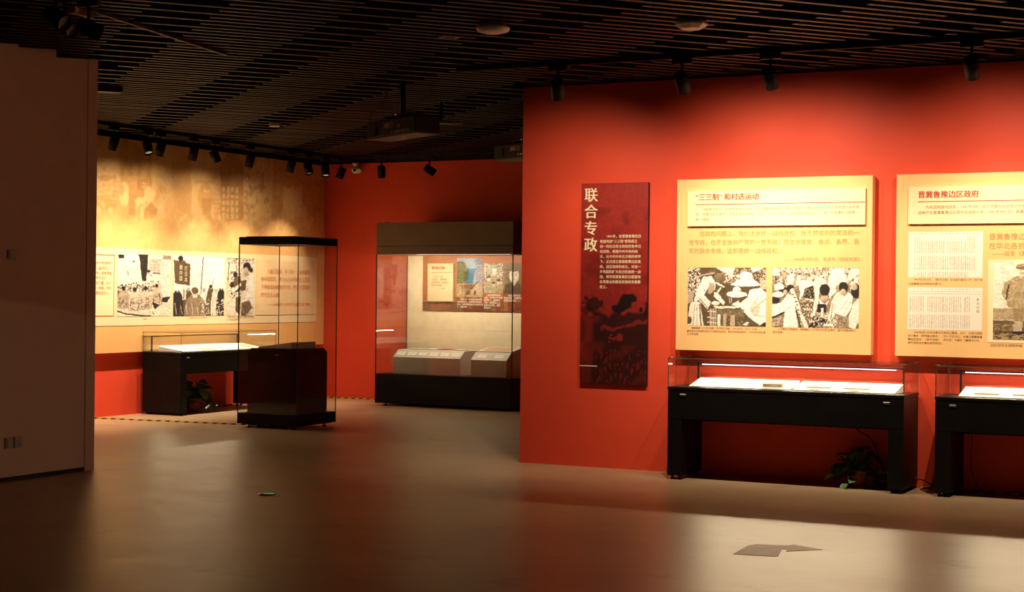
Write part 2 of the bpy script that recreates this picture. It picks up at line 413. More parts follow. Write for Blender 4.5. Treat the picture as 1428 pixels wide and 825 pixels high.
def art_march():                                           # people with a signboard held up against a white sky
    a = Art(228, 250, (.93, .89, .82), (45, 112, 535, 690))
    a.poly([(45, 150), (200, 190), (195, 395), (60, 375)], MD); a.mottle(4, .4, .9, (.22, .16, .1), .7, a.inside(45, 150, 200, 395))
    a.ell(110, 140, 22, 30, DK); a.line([(120, 160), (150, 172)], 14, MD)
    a.line([(322, 120), (300, 520)], 9, MD); a.line([(430, 320), (415, 400)], 5, MD)
    a.poly([(45, 470), (110, 480), (170, 520), (230, 480), (300, 500), (350, 480), (420, 460), (530, 450), (530, 690), (45, 690)], DK)
    a.mottle(5, .6, .85, MD, .9, a.y > 470)
    for x, y, w_, h_, c, hc, tn in ((78, 455, 52, 250, DK, LT, .4), (185, 450, 44, 180, MD, TN, -.3), (330, 455, 44, 250, LT, TN, .3), (395, 425, 44, 280, MD, DK, .6), (450, 440, 44, 260, (.8, .72, .58), LT, -.2), (508, 430, 46, 280, DK, LT, -.4)):
        torso(a, x, y, w_, h_, c, hc, tn, seed=9)
    a.poly([(120, 410), (165, 400), (160, 530), (130, 530)], LT); a.line([(145, 430), (140, 520)], 8, MD)
    torso(a, 245, 488, 92, 215, (.34, .26, .17), MD, .15, face=(.7, .6, .46), seed=4); a.mottle(4, .5, .8, TN, .4, a.inside(160, 520, 330, 690)); a.poly([(225, 478), (272, 482), (268, 512), (230, 508)], LT)
    a.mottle(5, .62, .75, LT, .8, (a.y > 520) & (a.x > 300))
    for k in range(9):
        x = 60+k*52; a.line([(x, 560+rng.uniform(0, 50)), (x+15, 670)], 5, LT, .7)
    return a.finish().grain(.25).a

def art_child():                                           # grown-up bending over children with books
    a = Art(125, 250, (.82, .73, .6), (555, 132, 820, 690))
    a.mottle(6, .4, .8, TN, .6); a.mottle(3, .62, .75, DK, .9, a.y < 185)
    a.line([(575, 180), (565, 360)], 7, DK); a.line([(640, 150), (650, 260)], 6, MD)
    a.mottle(4, .45, .6, DK, .8, a.inside(590, 260, 690, 520)); a.ell(655, 380, 40, 80, MD); a.ell(635, 290, 20, 30, DK); a.ell(605, 390, 20, 26, DK)
    a.poly([(600, 440), (690, 370), (700, 390), (620, 460)], LT); a.poly([(690, 350), (740, 340), (735, 440), (690, 450)], MD)
    a.poly([(640, 510), (690, 500), (680, 680), (640, 640)], MD)
    a.ell(745, 215, 38, 44, DK); a.ell(735, 265, 26, 46, TN); a.ell(785, 245, 18, 26, DK)
    a.poly([(780, 270), (815, 300), (820, 560), (800, 600), (760, 500), (730, 560), (700, 540), (745, 420)], (.9, .83, .72)); a.line([(760, 400), (720, 530)], 6, TN)
    a.poly([(700, 560), (770, 540), (800, 610), (740, 690), (690, 690)], MD); a.mottle(3, .5, .8, TN, .6, a.inside(700, 545, 790, 690))
    return a.finish().grain(.3).a

def art_table():                                           # villagers in straw hats writing at a table
    a = Art(334, 239, MD, (38, 48, 1040, 790))
    a.mottle(4, .45, .6, LT, .85, (a.x < 200) & (a.y < 420)); a.mottle(5, .5, .65, TN, .8, (a.y < 240) & (a.x > 380))
    a.poly([(400, 48), (640, 48), (600, 190), (560, 130), (430, 70)], LT); a.mottle(5, .55, .65, LT, .9, a.inside(500, 120, 720, 240))
    a.poly([(840, 48), (1000, 48), (960, 80), (870, 110)], LT); a.rect(955, 200, 1040, 320, TN)
    a.mottle(4, .6, .75, LT, .6, a.inside(955, 100, 1040, 320))
    # leaning man
    a.ell(380, 110, 90, 36, MD); a.ell(450, 180, 75, 66, (.22, .17, .1)); a.mottle(3, .6, .8, TN, .4, a.inside(380, 110, 530, 240))
    a.line([(200, 150), (370, 118)], 20, TN)
    a.poly([(390, 230), (440, 245), (515, 290), (505, 305), (420, 262)], (.93, .88, .8)); a.poly([(420, 340), (470, 295), (465, 320), (432, 370)], LT)
    a.poly([(240, 165), (340, 155), (400, 240), (395, 330), (340, 340), (310, 300), (250, 400), (150, 490), (120, 470), (170, 300)], (.93, .88, .8))
    a.poly([(320, 230), (390, 250), (385, 330), (340, 380), (300, 380)], TN); a.line([(250, 330), (290, 350), (270, 370)], 10, MD)
    a.poly([(170, 410), (260, 400), (340, 490), (300, 580), (180, 460)], LT); a.line([(180, 430), (300, 560)], 9, MD)
    a.poly([(380, 360), (420, 360), (520, 490), (500, 525), (440, 470), (375, 410)], (.95, .9, .82)); a.ell(400, 500, 52, 26, LT)
    a.poly([(90, 480), (200, 490), (250, 790), (40, 790), (60, 560)], LT); a.line([(130, 520), (110, 790)], 12, TN); a.line([(195, 520), (215, 790)], 14, MD); a.line([(160, 560), (165, 790)], 9, TN)
    a.ell(60, 720, 34, 52, MD); a.poly([(38, 380), (120, 340), (110, 480), (60, 500), (38, 520)], TN)
    # hats
    a.ell(785, 160, 78, 62, (.93, .88, .8)); a.ell(780, 258, 190, 26, (.95, .91, .84)); a.poly([(700, 190), (860, 180), (960, 256), (590, 268)], (.95, .91, .84)); a.line([(810, 110), (815, 205)], 6, TN)
    a.ell(670, 330, 52, 42, (.95, .9, .83)); a.ell(670, 385, 132, 40, (.95, .91, .84)); a.ell(700, 345, 22, 20, TN, .7)
    a.line([(600, 430), (600, 490)], 7, LT); a.line([(575, 430), (580, 490)], 6, LT)
    # writer on the right
    a.poly([(840, 320), (960, 300), (1040, 370), (1040, 720), (960, 770), (850, 690), (760, 600), (700, 540), (710, 500), (800, 420)], (.95, .9, .82))
    a.line([(1010, 390), (880, 480)], 8, TN); a.line([(1030, 440), (850, 600)], 10, TN); a.ell(900, 560, 60, 90, TN, .6); a.line([(890, 650), (1020, 655)], 9, MD, .7)
    a.poly([(600, 515), (690, 460), (720, 520), (700, 540)], LT)
    a.poly([(370, 535), (700, 535), (700, 560), (400, 568)], LT); a.line([(400, 572), (700, 564)], 8, DK)
    a.rect(410, 575, 760, 660, (.22, .17, .1)); a.mottle(4, .6, .8, TN, .5, a.inside(410, 575, 760, 790))
    for x0, x1 in ((325, 355), (365, 385), (395, 410), (425, 465), (500, 535), (590, 650)): a.rect(x0, 570 if x0 < 420 else 640, x1, 790, TN if x0 != 425 else LT)
    for y in (600, 680, 740): a.line([(300, y), (400, y+8)], 12, LT, .8)
    a.poly([(750, 770), (790, 725), (830, 730), (800, 780)], LT); a.poly([(985, 770), (1000, 735), (1035, 740), (1030, 790)], DK)
    return a.finish().grain(.3).a

def art_queue():                                           # a crowd lining up bowls, some bending down
    a = Art(361, 239, (.26, .2, .13), (35, 45, 1125, 800))
    a.mottle(5, .35, .55, LT, .9, (a.y < 260)); a.mottle(4, .5, .65, TN, .6)
    for k in range(24):
        x = 60+k*45+rng.uniform(-12, 12); y = 70+rng.uniform(0, 130)
        torso(a, x, y+22, 30, 120, LT if k % 3 else TN, DK if k % 2 else MD, rng.uniform(-1, 1), seed=k)
    a.poly([(40, 50), (120, 60), (100, 150), (45, 150)], LT); a.mottle(4, .5, .7, DK, .8, a.inside(40, 150, 240, 260))
    a.poly([(800, 60), (900, 50), (950, 130), (940, 260), (740, 270), (750, 150)], (.92, .86, .77)); a.poly([(1010, 60), (1125, 55), (1120, 120), (990, 220), (980, 160)], LT)
    a.poly([(365, 220), (420, 200), (560, 215), (570, 260), (450, 300), (430, 380), (380, 465), (395, 330)], (.92, .86, .77)); a.poly([(450, 310), (560, 270), (570, 420), (520, 440), (440, 420)], DK); a.mottle(4, .55, .7, TN, .8, a.inside(450, 300, 560, 420))
    a.poly([(565, 190), (610, 170), (640, 300), (620, 480), (575, 650), (545, 620), (580, 400)], LT); a.poly([(610, 240), (690, 220), (720, 270), (640, 300)], LT)
    a.poly([(740, 260), (830, 270), (850, 340), (780, 400), (760, 440)], LT); a.ell(700, 320, 66, 72, DK); a.ell(700, 425, 50, 36, TN); a.poly([(630, 430), (700, 500), (760, 440), (720, 520), (640, 500)], LT)
    a.rect(610, 500, 720, 600, DK); a.poly([(655, 550), (690, 545), (680, 650), (655, 660)], LT)
    a.poly([(790, 440), (850, 350), (960, 330), (900, 480), (820, 640), (770, 720), (740, 700)], LT); a.line([(800, 480), (780, 690)], 7, MD)
    a.ell(930, 290, 60, 72, DK); a.ell(925, 350, 36, 40, TN)
    a.poly([(870, 460), (1000, 350), (1045, 400), (1040, 520), (960, 650), (830, 610)], (.93, .87, .78)); a.line([(990, 440), (900, 560)], 6, TN); a.line([(1010, 480), (940, 620)], 6, TN)
    a.ell(1080, 330, 55, 95, DK); a.ell(1060, 280, 40, 40, TN); a.poly([(1060, 470), (1125, 420), (1125, 700), (1080, 800), (1000, 780), (1000, 640)], LT)
    a.mottle(5, .5, .65, TN, .8, a.inside(850, 640, 1000, 800))
    a.ell(185, 340, 58, 52, DK); a.ell(205, 355, 26, 34, TN); a.ell(265, 300, 46, 40, DK); a.ell(80, 455, 52, 52, DK); a.ell(110, 385, 76, 36, LT); a.ell(130, 290, 60, 32, LT)
    a.poly([(35, 510), (140, 490), (240, 370), (300, 400), (330, 520), (370, 800), (180, 800), (195, 600), (120, 640), (35, 660)], (.93, .87, .78)); a.line([(200, 590), (330, 500)], 5, TN)
    a.line([(40, 680), (190, 610)], 22, DK); a.poly([(35, 690), (160, 670), (110, 790), (35, 790)], TN); a.mottle(4, .5, .65, MD, .9, a.inside(35, 700, 120, 800))
    a.line([(290, 330), (360, 520), (470, 780)], 50, LT); a.line([(345, 590), (400, 790)], 14, DK)
    for x, y in ((300, 380), (320, 420), (345, 470), (355, 515), (370, 575), (385, 635)): a.rect(x-14, y-7, x+14, y+7, DK)
    a.poly([(390, 480), (560, 470), (550, 640), (500, 760), (400, 590)], (.2, .15, .09)); a.mottle(4, .62, .72, LT, .8, a.inside(400, 430, 560, 780))
    a.line([(430, 555), (540, 570)], 9, LT); a.line([(470, 440), (550, 452)], 12, LT)
    a.poly([(560, 640), (740, 700), (640, 800), (500, 790)], DK); a.mottle(4, .55, .7, LT, .8, a.inside(520, 600, 860, 800)); a.poly([(690, 740), (800, 735), (820, 770), (690, 770)], LT)
    return a.finish().grain(.3).a

def art_soldier():                                         # a person in padded uniform and cap standing outdoors
    a = Art(121, 266, (.90, .84, .70), (150, 80, 520, 785))
    a.mottle(5, .5, .8, (.72, .6, .4), .5); a.mottle(4, .4, .7, MD, .5, a.y > 500)
    a.rect(150, 505, 520, 600, (.45, .35, .2)); a.mottle(3, .45, .6, TN, .8, a.inside(150, 505, 520, 620)); a.rect(150, 610, 520, 720, (.2, .14, .07)); a.mottle(3, .5, .7, TN, .8, a.inside(150, 640, 300, 700))
    a.rect(150, 720, 520, 785, (.4, .3, .17)); a.mottle(4, .5, .7, DK, .8, a.inside(150, 700, 520, 785))
    a.poly([(270, 500), (340, 500), (335, 620), (285, 640)], (.36, .27, .15)); a.poly([(345, 520), (405, 500), (400, 620), (350, 640)], (.42, .32, .18))
    a.poly([(280, 610), (335, 620), (330, 700), (270, 700)], TN); a.poly([(345, 600), (400, 610), (390, 700), (345, 700)], TN); a.ell(300, 715, 35, 16, DK); a.ell(365, 715, 35, 16, DK)
    a.poly([(300, 210), (360, 225), (410, 260), (425, 400), (420, 490), (350, 510), (240, 490), (232, 440), (200, 370), (215, 270)], (.42, .33, .19)); a.mottle(3, .5, .75, (.6, .5, .32), .6, a.inside(205, 215, 425, 500))
    a.line([(245, 290), (232, 420)], 9, DK); a.line([(395, 280), (400, 400)], 8, DK); a.line([(350, 400), (352, 505)], 6, DK); a.ell(370, 395, 36, 22, MD, .6)
    a.ell(330, 170, 32, 44, (.78, .66, .46)); a.rect(312, 178, 345, 190, (.45, .33, .2)); a.ell(320, 162, 5, 4, DK); a.ell(345, 162, 5, 4, DK)
    a.ell(332, 128, 44, 28, (.36, .27, .15)); a.rect(288, 132, 374, 150, (.28, .2, .1)); a.ell(340, 118, 10, 9, TN); a.poly([(300, 210), (335, 222), (352, 208), (345, 235), (310, 230)], TN)
    return a.finish().grain(.35).a

def art_newspaper(rows, frame, w=150, h=94, masthead=True):
    a = Art(w, h, (.86, .78, .64), (0, 0, 150, 94)); ink = (.30, .23, .16)
    col = (np.floor(a.x/2.2).astype(int) % 2 == 0); jit = rng.random((h, w)) > .28
    for x0, y0, x1, y1 in rows: a.put(col & jit & a.inside(x0, y0, x1, y1), ink, .62)
    if masthead:
        for x in range(12, 140, 7): a.rect(x, 3, x+rng.uniform(1, 4), 5, ink, .7)
    for x0, y0, x1, y1, c in frame:
        for p in (((x0, y0), (x1, y0)), ((x1, y0), (x1, y1)), ((x1, y1), (x0, y1)), ((x0, y1), (x0, y0))): a.line(p, .9, c, .8)
    return a.grain(.1).a

def art_banner():                                          # red sky over a black landscape
    a = Art(84, 232, (.34, .028, .018), (0, 0, 84, 232))
    v = a.y/232
    a.put(np.clip((v-.05)/.45, 0, 1), (.19, .012, .010), .8); a.mottle(14, .45, .9, (.06, .006, .006), .55, (v > .12) & (v < .6)); a.mottle(5, .5, .9, (.42, .03, .02), .3, v < .55)
    a.mottle(18, .3, .8, (.33, .024, .018), .6, np.clip((v-.45)*6, 0, 1)*np.clip((.68-v)*8, 0, 1))
    B = (.013, .005, .005); n1, n2, n3 = a.field(3), a.field(6), a.field(11)
    def blob(cx, cy, rx, ry, al=1.0, rot=0):
        c, n = math.cos(rot), math.sin(rot); dx, dy = a.x-cx, a.y-cy
        d = np.sqrt(((dx*c+dy*n)/rx)**2+((-dx*n+dy*c)/ry)**2)+(n1-.5)*.5+(n2-.5)*.5
        a.put(np.clip((1.05-d)*5, 0, 1), B, al)
    blob(17, 140, 13, 10, .85); blob(8, 146, 9, 5, .6); blob(57, 138, 15, 8, 1, -.45); blob(64, 133, 8, 6); blob(48, 144, 10, 5); blob(83, 146, 4, 9); a.rect(74, 143, 78, 148, B)
    hor = 152-a.x*.05+(n2-.5)*7
    a.put(np.clip((a.y-hor)/3, 0, 1)*np.clip((a.x-4)/14, .55, 1), B, .9)
    a.put(np.clip((n3-.45)*4, 0, 1)*np.clip(1-a.x/34, 0, 1)*((a.y > 156) & (a.y < 212)), (.20, .015, .011), .9)
    a.put(((np.abs(a.y-(172-a.x*.14)+(n2-.5)*6) < 2.2) & (a.x > 26)), (.22, .016, .012), .7); a.put((np.abs(a.y-178+(n1-.5)*6) < 3) & (a.x > 36) & (a.x < 54), (.26, .018, .013), .7)
    f = a.field(2); streak = np.sin(a.x*1.1+n3*9)*.5+.5
    a.put((f*.6+streak*.4 > .66) & (n2 > .4) & (a.y > 192) & (a.x > 20), (.19, .014, .010), .7); a.mottle(9, .55, .9, (.12, .009, .007), .5, a.y > 186)
    return a.grain(.35).a

def art_seaside():                                         # village by a blue sea seen through trees
    a = Art(130, 173, (.45, .60, .78), (0, 0, 72, 96))
    a.rect(0, 26, 72, 66, (.13, .32, .52)); a.poly([(52, 30), (72, 22), (72, 66), (44, 66)], (.52, .55, .62)); a.mottle(2, .45, .6, (.25, .2, .3), .8, (a.x > 54) & (a.y < 66))
    for x, y, r in ((10, 22, 16), (16, 44, 17), (6, 56, 14), (24, 36, 9)): a.ell(x, y, r, r*.9, (.12, .15, .05))
    a.mottle(2, .4, .6, (.3, .3, .12), .8, (a.x < 32) & (a.y < 66) & (a.y > 4) & (np.hypot(a.x-12, (a.y-38)*.8) < 24)); a.mottle(2, .5, .62, (.2, .1, .1), .8, a.inside(50, 0, 72, 18))
    a.poly([(0, 62), (72, 62), (72, 96), (0, 96)], (.62, .47, .3)); a.poly([(8, 66), (46, 64), (50, 76), (4, 76)], (.45, .25, .13)); a.poly([(40, 78), (60, 60), (72, 72), (72, 92), (40, 92)], (.75, .64, .48)); a.line([(40, 76), (58, 59)], 2.5, (.12, .04, .03))
    a.rect(24, 76, 40, 92, (.4, .24, .12)); a.rect(28, 80, 36, 92, (.14, .07, .04)); a.rect(0, 70, 14, 90, (.7, .56, .36)); a.rect(48, 80, 54, 92, (.5, .06, .05)); a.ell(51, 77, 2.5, 3, (.7, .5, .1))
    a.rect(0, 90, 72, 96, (.66, .57, .3)); a.mottle(3, .5, .8, (.3, .2, .1), .5, a.y > 62)
    return a.finish(.7, .3, .3, 0).grain(.2).a

def art_group():
    a = Art(100, 137, (.6, .55, .45), (0, 0, 54, 74)); a.mottle(2, .45, .55, (.12, .09, .05), .9); a.mottle(3, .55, .65, (.85, .82, .76), .9)
    for x, y, s in ((30, 22, 1.0), (14, 38, .8), (42, 46, .8), (28, 52, .7)):
        a.ell(x, y+22*s, 11*s, 18*s, (.52, .44, .3)); a.ell(x, y, 6*s, 8*s, (.75, .68, .55)); a.ell(x, y-6*s, 8*s, 4*s, (.85, .8, .72) if s == 1 else (.12, .08, .05))
    a.mottle(2, .6, .75, (.15, .11, .07), .7, a.y > 34)
    return a.finish(.8, .3, .3, 0).grain(.35).a

def art_bust():
    a = Art(110, 151, (.2, .14, .08), (0, 0, 54, 74)); a.mottle(8, .3, .8, (.36, .27, .17), .7, a.x < 30); a.poly([(0, 74), (4, 52), (18, 46), (36, 46), (50, 54), (54, 74)], (.10, .07, .045))
    a.ell(27, 30, 13, 17, (.72, .66, .58)); a.ell(27, 14.5, 13, 6, (.16, .12, .08)); a.ell(22, 28.5, 2.2, 1.2, (.2, .15, .1)); a.ell(32, 28.5, 2.2, 1.2, (.2, .15, .1)); a.line([(19, 25.5), (24, 25)], .9, (.3, .22, .16)); a.line([(30, 25), (35, 25.5)], .9, (.3, .22, .16)); a.line([(22, 40), (31, 40)], 1.4, (.35, .22, .17)); a.line([(27, 30), (28, 35), (26, 36)], 1, (.5, .42, .35))
    a.poly([(20, 46), (27, 56), (35, 46)], (.6, .55, .48))
    return a.finish(.4, .12, .3, 0).grain(.15).a

# ------------------------------------------------------------------ room shell
WY, BY, YX, YP, CEIL = 13.66, 20.52, -13.70, -13.62, 3.55
fl = bx('floor', -18, 4, -3, 24, -.12, 0, 'floor'); struct(fl)
pl = bx('ceiling', -18, 4, -3, 24, 4.2, 4.3, 'void'); struct(pl)
wr = bx('wall_right', -6.84, 4, WY, WY+.25, 0, 3.545, 'red'); struct(wr)
ub = bx('upper_board', -6.80, 4, WY+.02, WY+.24, 3.56, 4.2, 'beige', wr); bd = bx('top_bead', -6.84, 4, WY-.006, WY+.25, 3.545, 3.56, 'black_matt', wr)
wb = bx('wall_back', -13.9, -5.0, BY, BY+.25, 0, 3.52, 'red'); struct(wb)
bx('upper_board', -13.9, -5.0, BY+.02, BY+.24, 3.52, 4.2, 'black_matt', wb)
wl = bx('wall_left', YX-.25, YX, 6, BY, 0, 3.51, 'red'); struct(wl); bx('upper_board', YX-.25, YX-.01, 6, BY, 3.51, 4.2, 'black_matt', wl)
pt = bx('wall_near_left', -10.02, -9.76, 3.0, 10.94, .035, 4.2, 'plaster'); struct(pt)
bx('corner_post', -10.02, -9.755, 10.944, 11.065, 0, 4.2, 'plaster', pt); bx('plinth_gap', -10.0, -9.79, 3.0, 10.94, 0, .035, 'black_matt', pt)

# slatted ceiling: boards run at 50 degrees to the walls, every second one broken where its neighbours run on
SA = 0.8798; cs, sn = math.cos(SA), math.sin(SA); PITCHT = .15
def in_room(x, y, seed):
    if x > 1.0 or y < 6.0: return False
    if x < -13.55+seed*.12: return False
    if x > -6.84-.02 and y > WY-.03-seed*.3: return False
    if y > BY-.08-seed*.1: return False
    if y < 11.1 and x < -9.70+seed*.32: return False
    return True
segs = []
for k in range(-40, 130):
    t = 8.77+PITCHT*k; sd = random.random(); g0 = 7.19 if k % 2 == 0 else 5.95
    S = np.arange(-8, 18, .02); ok = [in_room(s*cs-t*sn, s*sn+t*cs, sd) for s in S]
    run = None
    for s, q in zip(list(S)+[99], ok+[False]):
        gap = ((s-g0) % 2.54) < .48
        if q and not gap:
            if run is None: run = s
        elif run is not None:
            if s-run > .08: segs.append((run, min(s, 18.0), t))
            run = None
def slat_dist(sg):
    s = (sg[0]+sg[1])/2; x, y = s*cs-sg[2]*sn, s*sn+sg[2]*cs
    v = Vector((x, y, CEIL-EYE)); d = v.dot(fwd)
    if d <= 0: return 1e6
    px = 714+FPX*v.dot(rgt)/d; py = 412-FPX*v.dot(upv)/d
    if px < -60 or px > 1490 or py < -25: return 1e5+d
    return d/max(.2, sg[1]-sg[0])**.5
segs.sort(key=slat_dist)
unit = MB().box(-.5, .5, -.024, .024, 0, .09); unit.mi = [0, 1, 1, 1, 1, 1]  # black side faces: shade between the boards put into the colour
me0 = None; rest = MB()
for i, (s0, s1, t) in enumerate(segs):
    sm = (s0+s1)/2; x, y = sm*cs-t*sn, sm*sn+t*cs
    if i < 298:
        if me0 is None:
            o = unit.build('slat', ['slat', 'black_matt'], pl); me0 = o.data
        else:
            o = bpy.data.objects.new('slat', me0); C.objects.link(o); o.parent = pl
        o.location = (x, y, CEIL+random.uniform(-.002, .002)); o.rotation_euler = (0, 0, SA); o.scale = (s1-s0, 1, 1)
    else:
        hx, hy = (s1-s0)/2, .024
        vs = [(x+a*hx*cs-b*hy*sn, y+a*hx*sn+b*hy*cs, CEIL+z) for z in (0, .09) for a, b in ((-1, -1), (1, -1), (1, 1), (-1, 1))]
        rest.add(vs, [(0, 3, 2, 1), (4, 5, 6, 7), (0, 1, 5, 4), (1, 2, 6, 5), (2, 3, 7, 6), (3, 0, 4, 7)])
        rest.mi[-6:] = [0, 1, 1, 1, 1, 1]  # far rows get the same shade-black sides
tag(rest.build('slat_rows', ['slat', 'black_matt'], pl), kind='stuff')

# ------------------------------------------------------------------ track lights
def track(name, label, p0, p1, z0=3.505, z1=3.548, wd=.036):
    p0, p1 = Vector((*p0, 0)), Vector((*p1, 0)); L = (p1-p0).length; a = math.atan2(p1.y-p0.y, p1.x-p0.x)
    t = thing(name, label, 'light track', (p0.x, p0.y, z0), a)
    bx('rail', 0, L, -wd/2, wd/2, .006, z1-z0, 'black_matt', t); 
    bx('slot_lip', 0, L, -wd/2, -wd/2+.009, 0, .006, 'black_matt', t); bx('slot_lip', 0, L, wd/2-.009, wd/2, 0, .006, 'black_matt', t)
    bx('end_cap', -.02, 0, -wd/2-.002, wd/2+.002, 0, z1-z0, 'black_matt', t)
    return t
track('light_track', 'long black light track along the top of the red wall with the panels', (-6.73, 12.2), (1.0, 12.2))
track('light_track', 'long black light track before the yellow picture wall', (-12.75, 11.5), (-12.75, 20.0))
track('light_track', 'short black light track before the far red wall', (-12.7, 19.6), (-9.6, 19.6))
tk = track('light_track', 'light track with a lip coloured as if lit, crossing the ceiling near the pale partition', (-7.69, 8.60), (-8.112, 10.746), z0=3.53, wd=.018)
L_ = math.hypot(.42, 2.146)
bx('bright_lip', .02, L_, -.007, .007, -.004, -.001, 'copper', tk)  # light along the track's underside put into this strip's copper colour
rib = MB()
for k in range(62): rib.box(.03+k*.034, .046+k*.034, -.0085, .0085, -.007, -.004)
tag(rib.build('slot_ribs', 'brown_metal', tk), kind='stuff')

def spot_proto():
    t = bpy.data.objects.new('track_spotlight', None); C.objects.link(t)
    bx('adapter', -.085, .085, -.018, .018, -.045, .0, 'black_matt', t, bevel=.003)
    MB().lathe([(.011, -.16), (.011, -.045)], 10).build('stem', 'black_matt', t)
    h = MB().lathe([(.0, .075), (.05, .075), (.056, .069), (.056, -.088), (.049, -.088), (.049, -.062)], 28, cap0=False, cap1=False).build('housing', 'spot_black', t, (0, 0, -.19))
    MB().lathe([(.0565, .046), (.0575, .046), (.0575, .040), (.0565, .040)], 28, cap0=False, cap1=False).build('cooling_ring', 'black', h)
    MB().lathe([(.0, -.060), (.03, -.058), (.049, -.062)], 24, cap0=False, cap1=False).build('lens', 'lens_on', h)
    return t
SPOT = spot_proto(); used = [False]
def spot(x, y, aim, label, group, power=0, cone=70, blend=.9, stem_dx=(0, 0), along=0.0, lens=None, ztop=3.505, col=WARM, beam=0.0, bcone=62, lift=0):
    t = SPOT if not used[0] else copy_tree(SPOT); used[0] = True
    t.location = (x, y, ztop); t.rotation_euler = (0, 0, along); tag(t, label, 'spotlight', group)
    h = [q for q in t.children if q.name.startswith('housing')][0]
    d = (Vector(aim)-Vector((x, y, ztop-.19))).normalized()
    q = d.to_track_quat('-Z', 'Y'); R = Matrix.Rotation(-along, 3, 'Z')
    h.rotation_euler = (R @ q.to_matrix()).to_euler()
    ln = [c for c in h.children if c.name.startswith('lens')][0]
    if power == 0 or lens: 
        ln.data = ln.data.copy(); ln.data.materials[0] = M[lens or 'lens_off']
    for c in [c for c in h.children if c.type == 'LIGHT']: bpy.data.objects.remove(c)
    for nm, e_, c_, bl in (('spill_lamp', power, cone, blend), ('beam_lamp', power*beam, bcone, 1.0)):
        if e_ <= 0: continue
        l = bpy.data.lights.new(nm, 'SPOT'); l.energy = e_; l.color = col; l.spot_size = math.radians(c_); l.spot_blend = bl; l.shadow_soft_size = .03
        lo = bpy.data.objects.new(nm, l); C.objects.link(lo); lo.parent = h; lo.location = (0, 0, -.10)
        if nm == 'spill_lamp' and lift: lo.rotation_euler = (math.radians(lift), 0, 0)
    return t

G1 = 'spotlights over the red wall'
for i, (x, ax, lb) in enumerate(((-5.79, -6.25, 'black track spotlight above the dark red vertical banner'), (-4.683, -4.62, 'black track spotlight above the left half of the first cream panel'),
                   (-3.945, -3.95, 'black track spotlight above the right half of the first cream panel'), (-2.396, -2.45, 'black track spotlight above the second cream panel at the frame edge'))):
    spot(x, 12.2, (ax, WY, 1.5 if i else 1.25), lb, G1, P_RIGHT*(.9 if i == 0 else 1), 120, 1.0, beam=1.6 if i else .5, bcone=72, lift=4)
spot(-1.2, 12.2, (-1.2, WY, 1.5), 'black track spotlight beyond the right end of the panels', G1, P_RIGHT, 120, 1.0, beam=1.6, bcone=72, lift=4)
G2 = 'spotlights over the yellow picture wall'
YS = [(14.749, (-13.62, 14.85, .5), 1, 3.7), (15.354, (-11.3, 14.6, 0), 1.4, 0), (15.594, (-13.62, 15.75, .5), 1, 3.7), (16.234, (-13.62, 16.5, .5), 1, 3.7),
      (16.671, (-11.9, 17.6, 0.4), .55, 0), (17.423, (-13.62, 17.45, .5), .9, 4.1), (18.363, (-13.62, 18.35, .5), .45, 9), (18.78, (-11.8, 18.5, .3), .2, 0),
      (19.212, (-11.9, 18.3, .0), .2, 0), (19.622, (-13.62, 19.1, .7), .1, 33)]
NTH = ['first', 'second', 'third', 'fourth', 'fifth', 'sixth', 'seventh', 'eighth', 'ninth', 'tenth']
for i, (y, aim, k, bm_) in enumerate(YS):
    spot(-12.75, y, aim, NTH[i]+' black spotlight from the pale partition on the yellow-wall track', G2, P_YELLOW*k, 128 if aim[0] < -13 else 56, 1.0, along=PI/2, beam=bm_, lift=12 if bm_ else 0, bcone=76)
spot(-12.75, 13.6, (-13.62, 13.7, .5), 'black spotlight on the yellow-wall track behind the partition', G2, P_YELLOW, 128, 1.0, along=PI/2, beam=4.2, lift=12, bcone=76)
spot(-12.059, 19.6, (-12.45, 20.4, 1.4), 'black spotlight with a glowing lens left of the large case on the far track', 'spotlights on the far track', 8, 80, 1.0)
spot(-11.273, 19.6, (-10.7, 19.9, 2.9), 'black spotlight pointing away above the large glass case', 'spotlights on the far track', 0)
G3 = 'unlit spotlights near the pale partition'
spot(-7.22, 7.80, (-4.6, 7.6, 1.9), 'unlit spotlight high beside the pale partition, back one of a close pair', G3, 0)
spot(-7.38, 8.05, (-4.8, 7.8, 1.9), 'unlit spotlight high beside the pale partition, front one of a close pair', G3, 0)
spot(-7.33, 8.22, (-6.2, 9.1, 2.75), 'unlit spotlight under the adapter with a copper sticker', G3, 0)
t = thing('track_adapter', 'dark bronze power adapter with a copper sticker at the end of the bright-lipped track', 'adapter', (-7.60, 8.45, 3.455), math.radians(100))
bx('body', -.13, .13, -.025, .025, 0, .05, 'brown_metal', t, bevel=.004); bx('sticker', -.12, -.075, -.0265, -.0255, .008, .042, 'copper', t); bx('sticker', -.1305, -.1295, -.018, .018, .008, .042, 'copper', t)
MB().lathe([(.012, .05), (.012, .095)], 10).build('neck', 'black_matt', t)

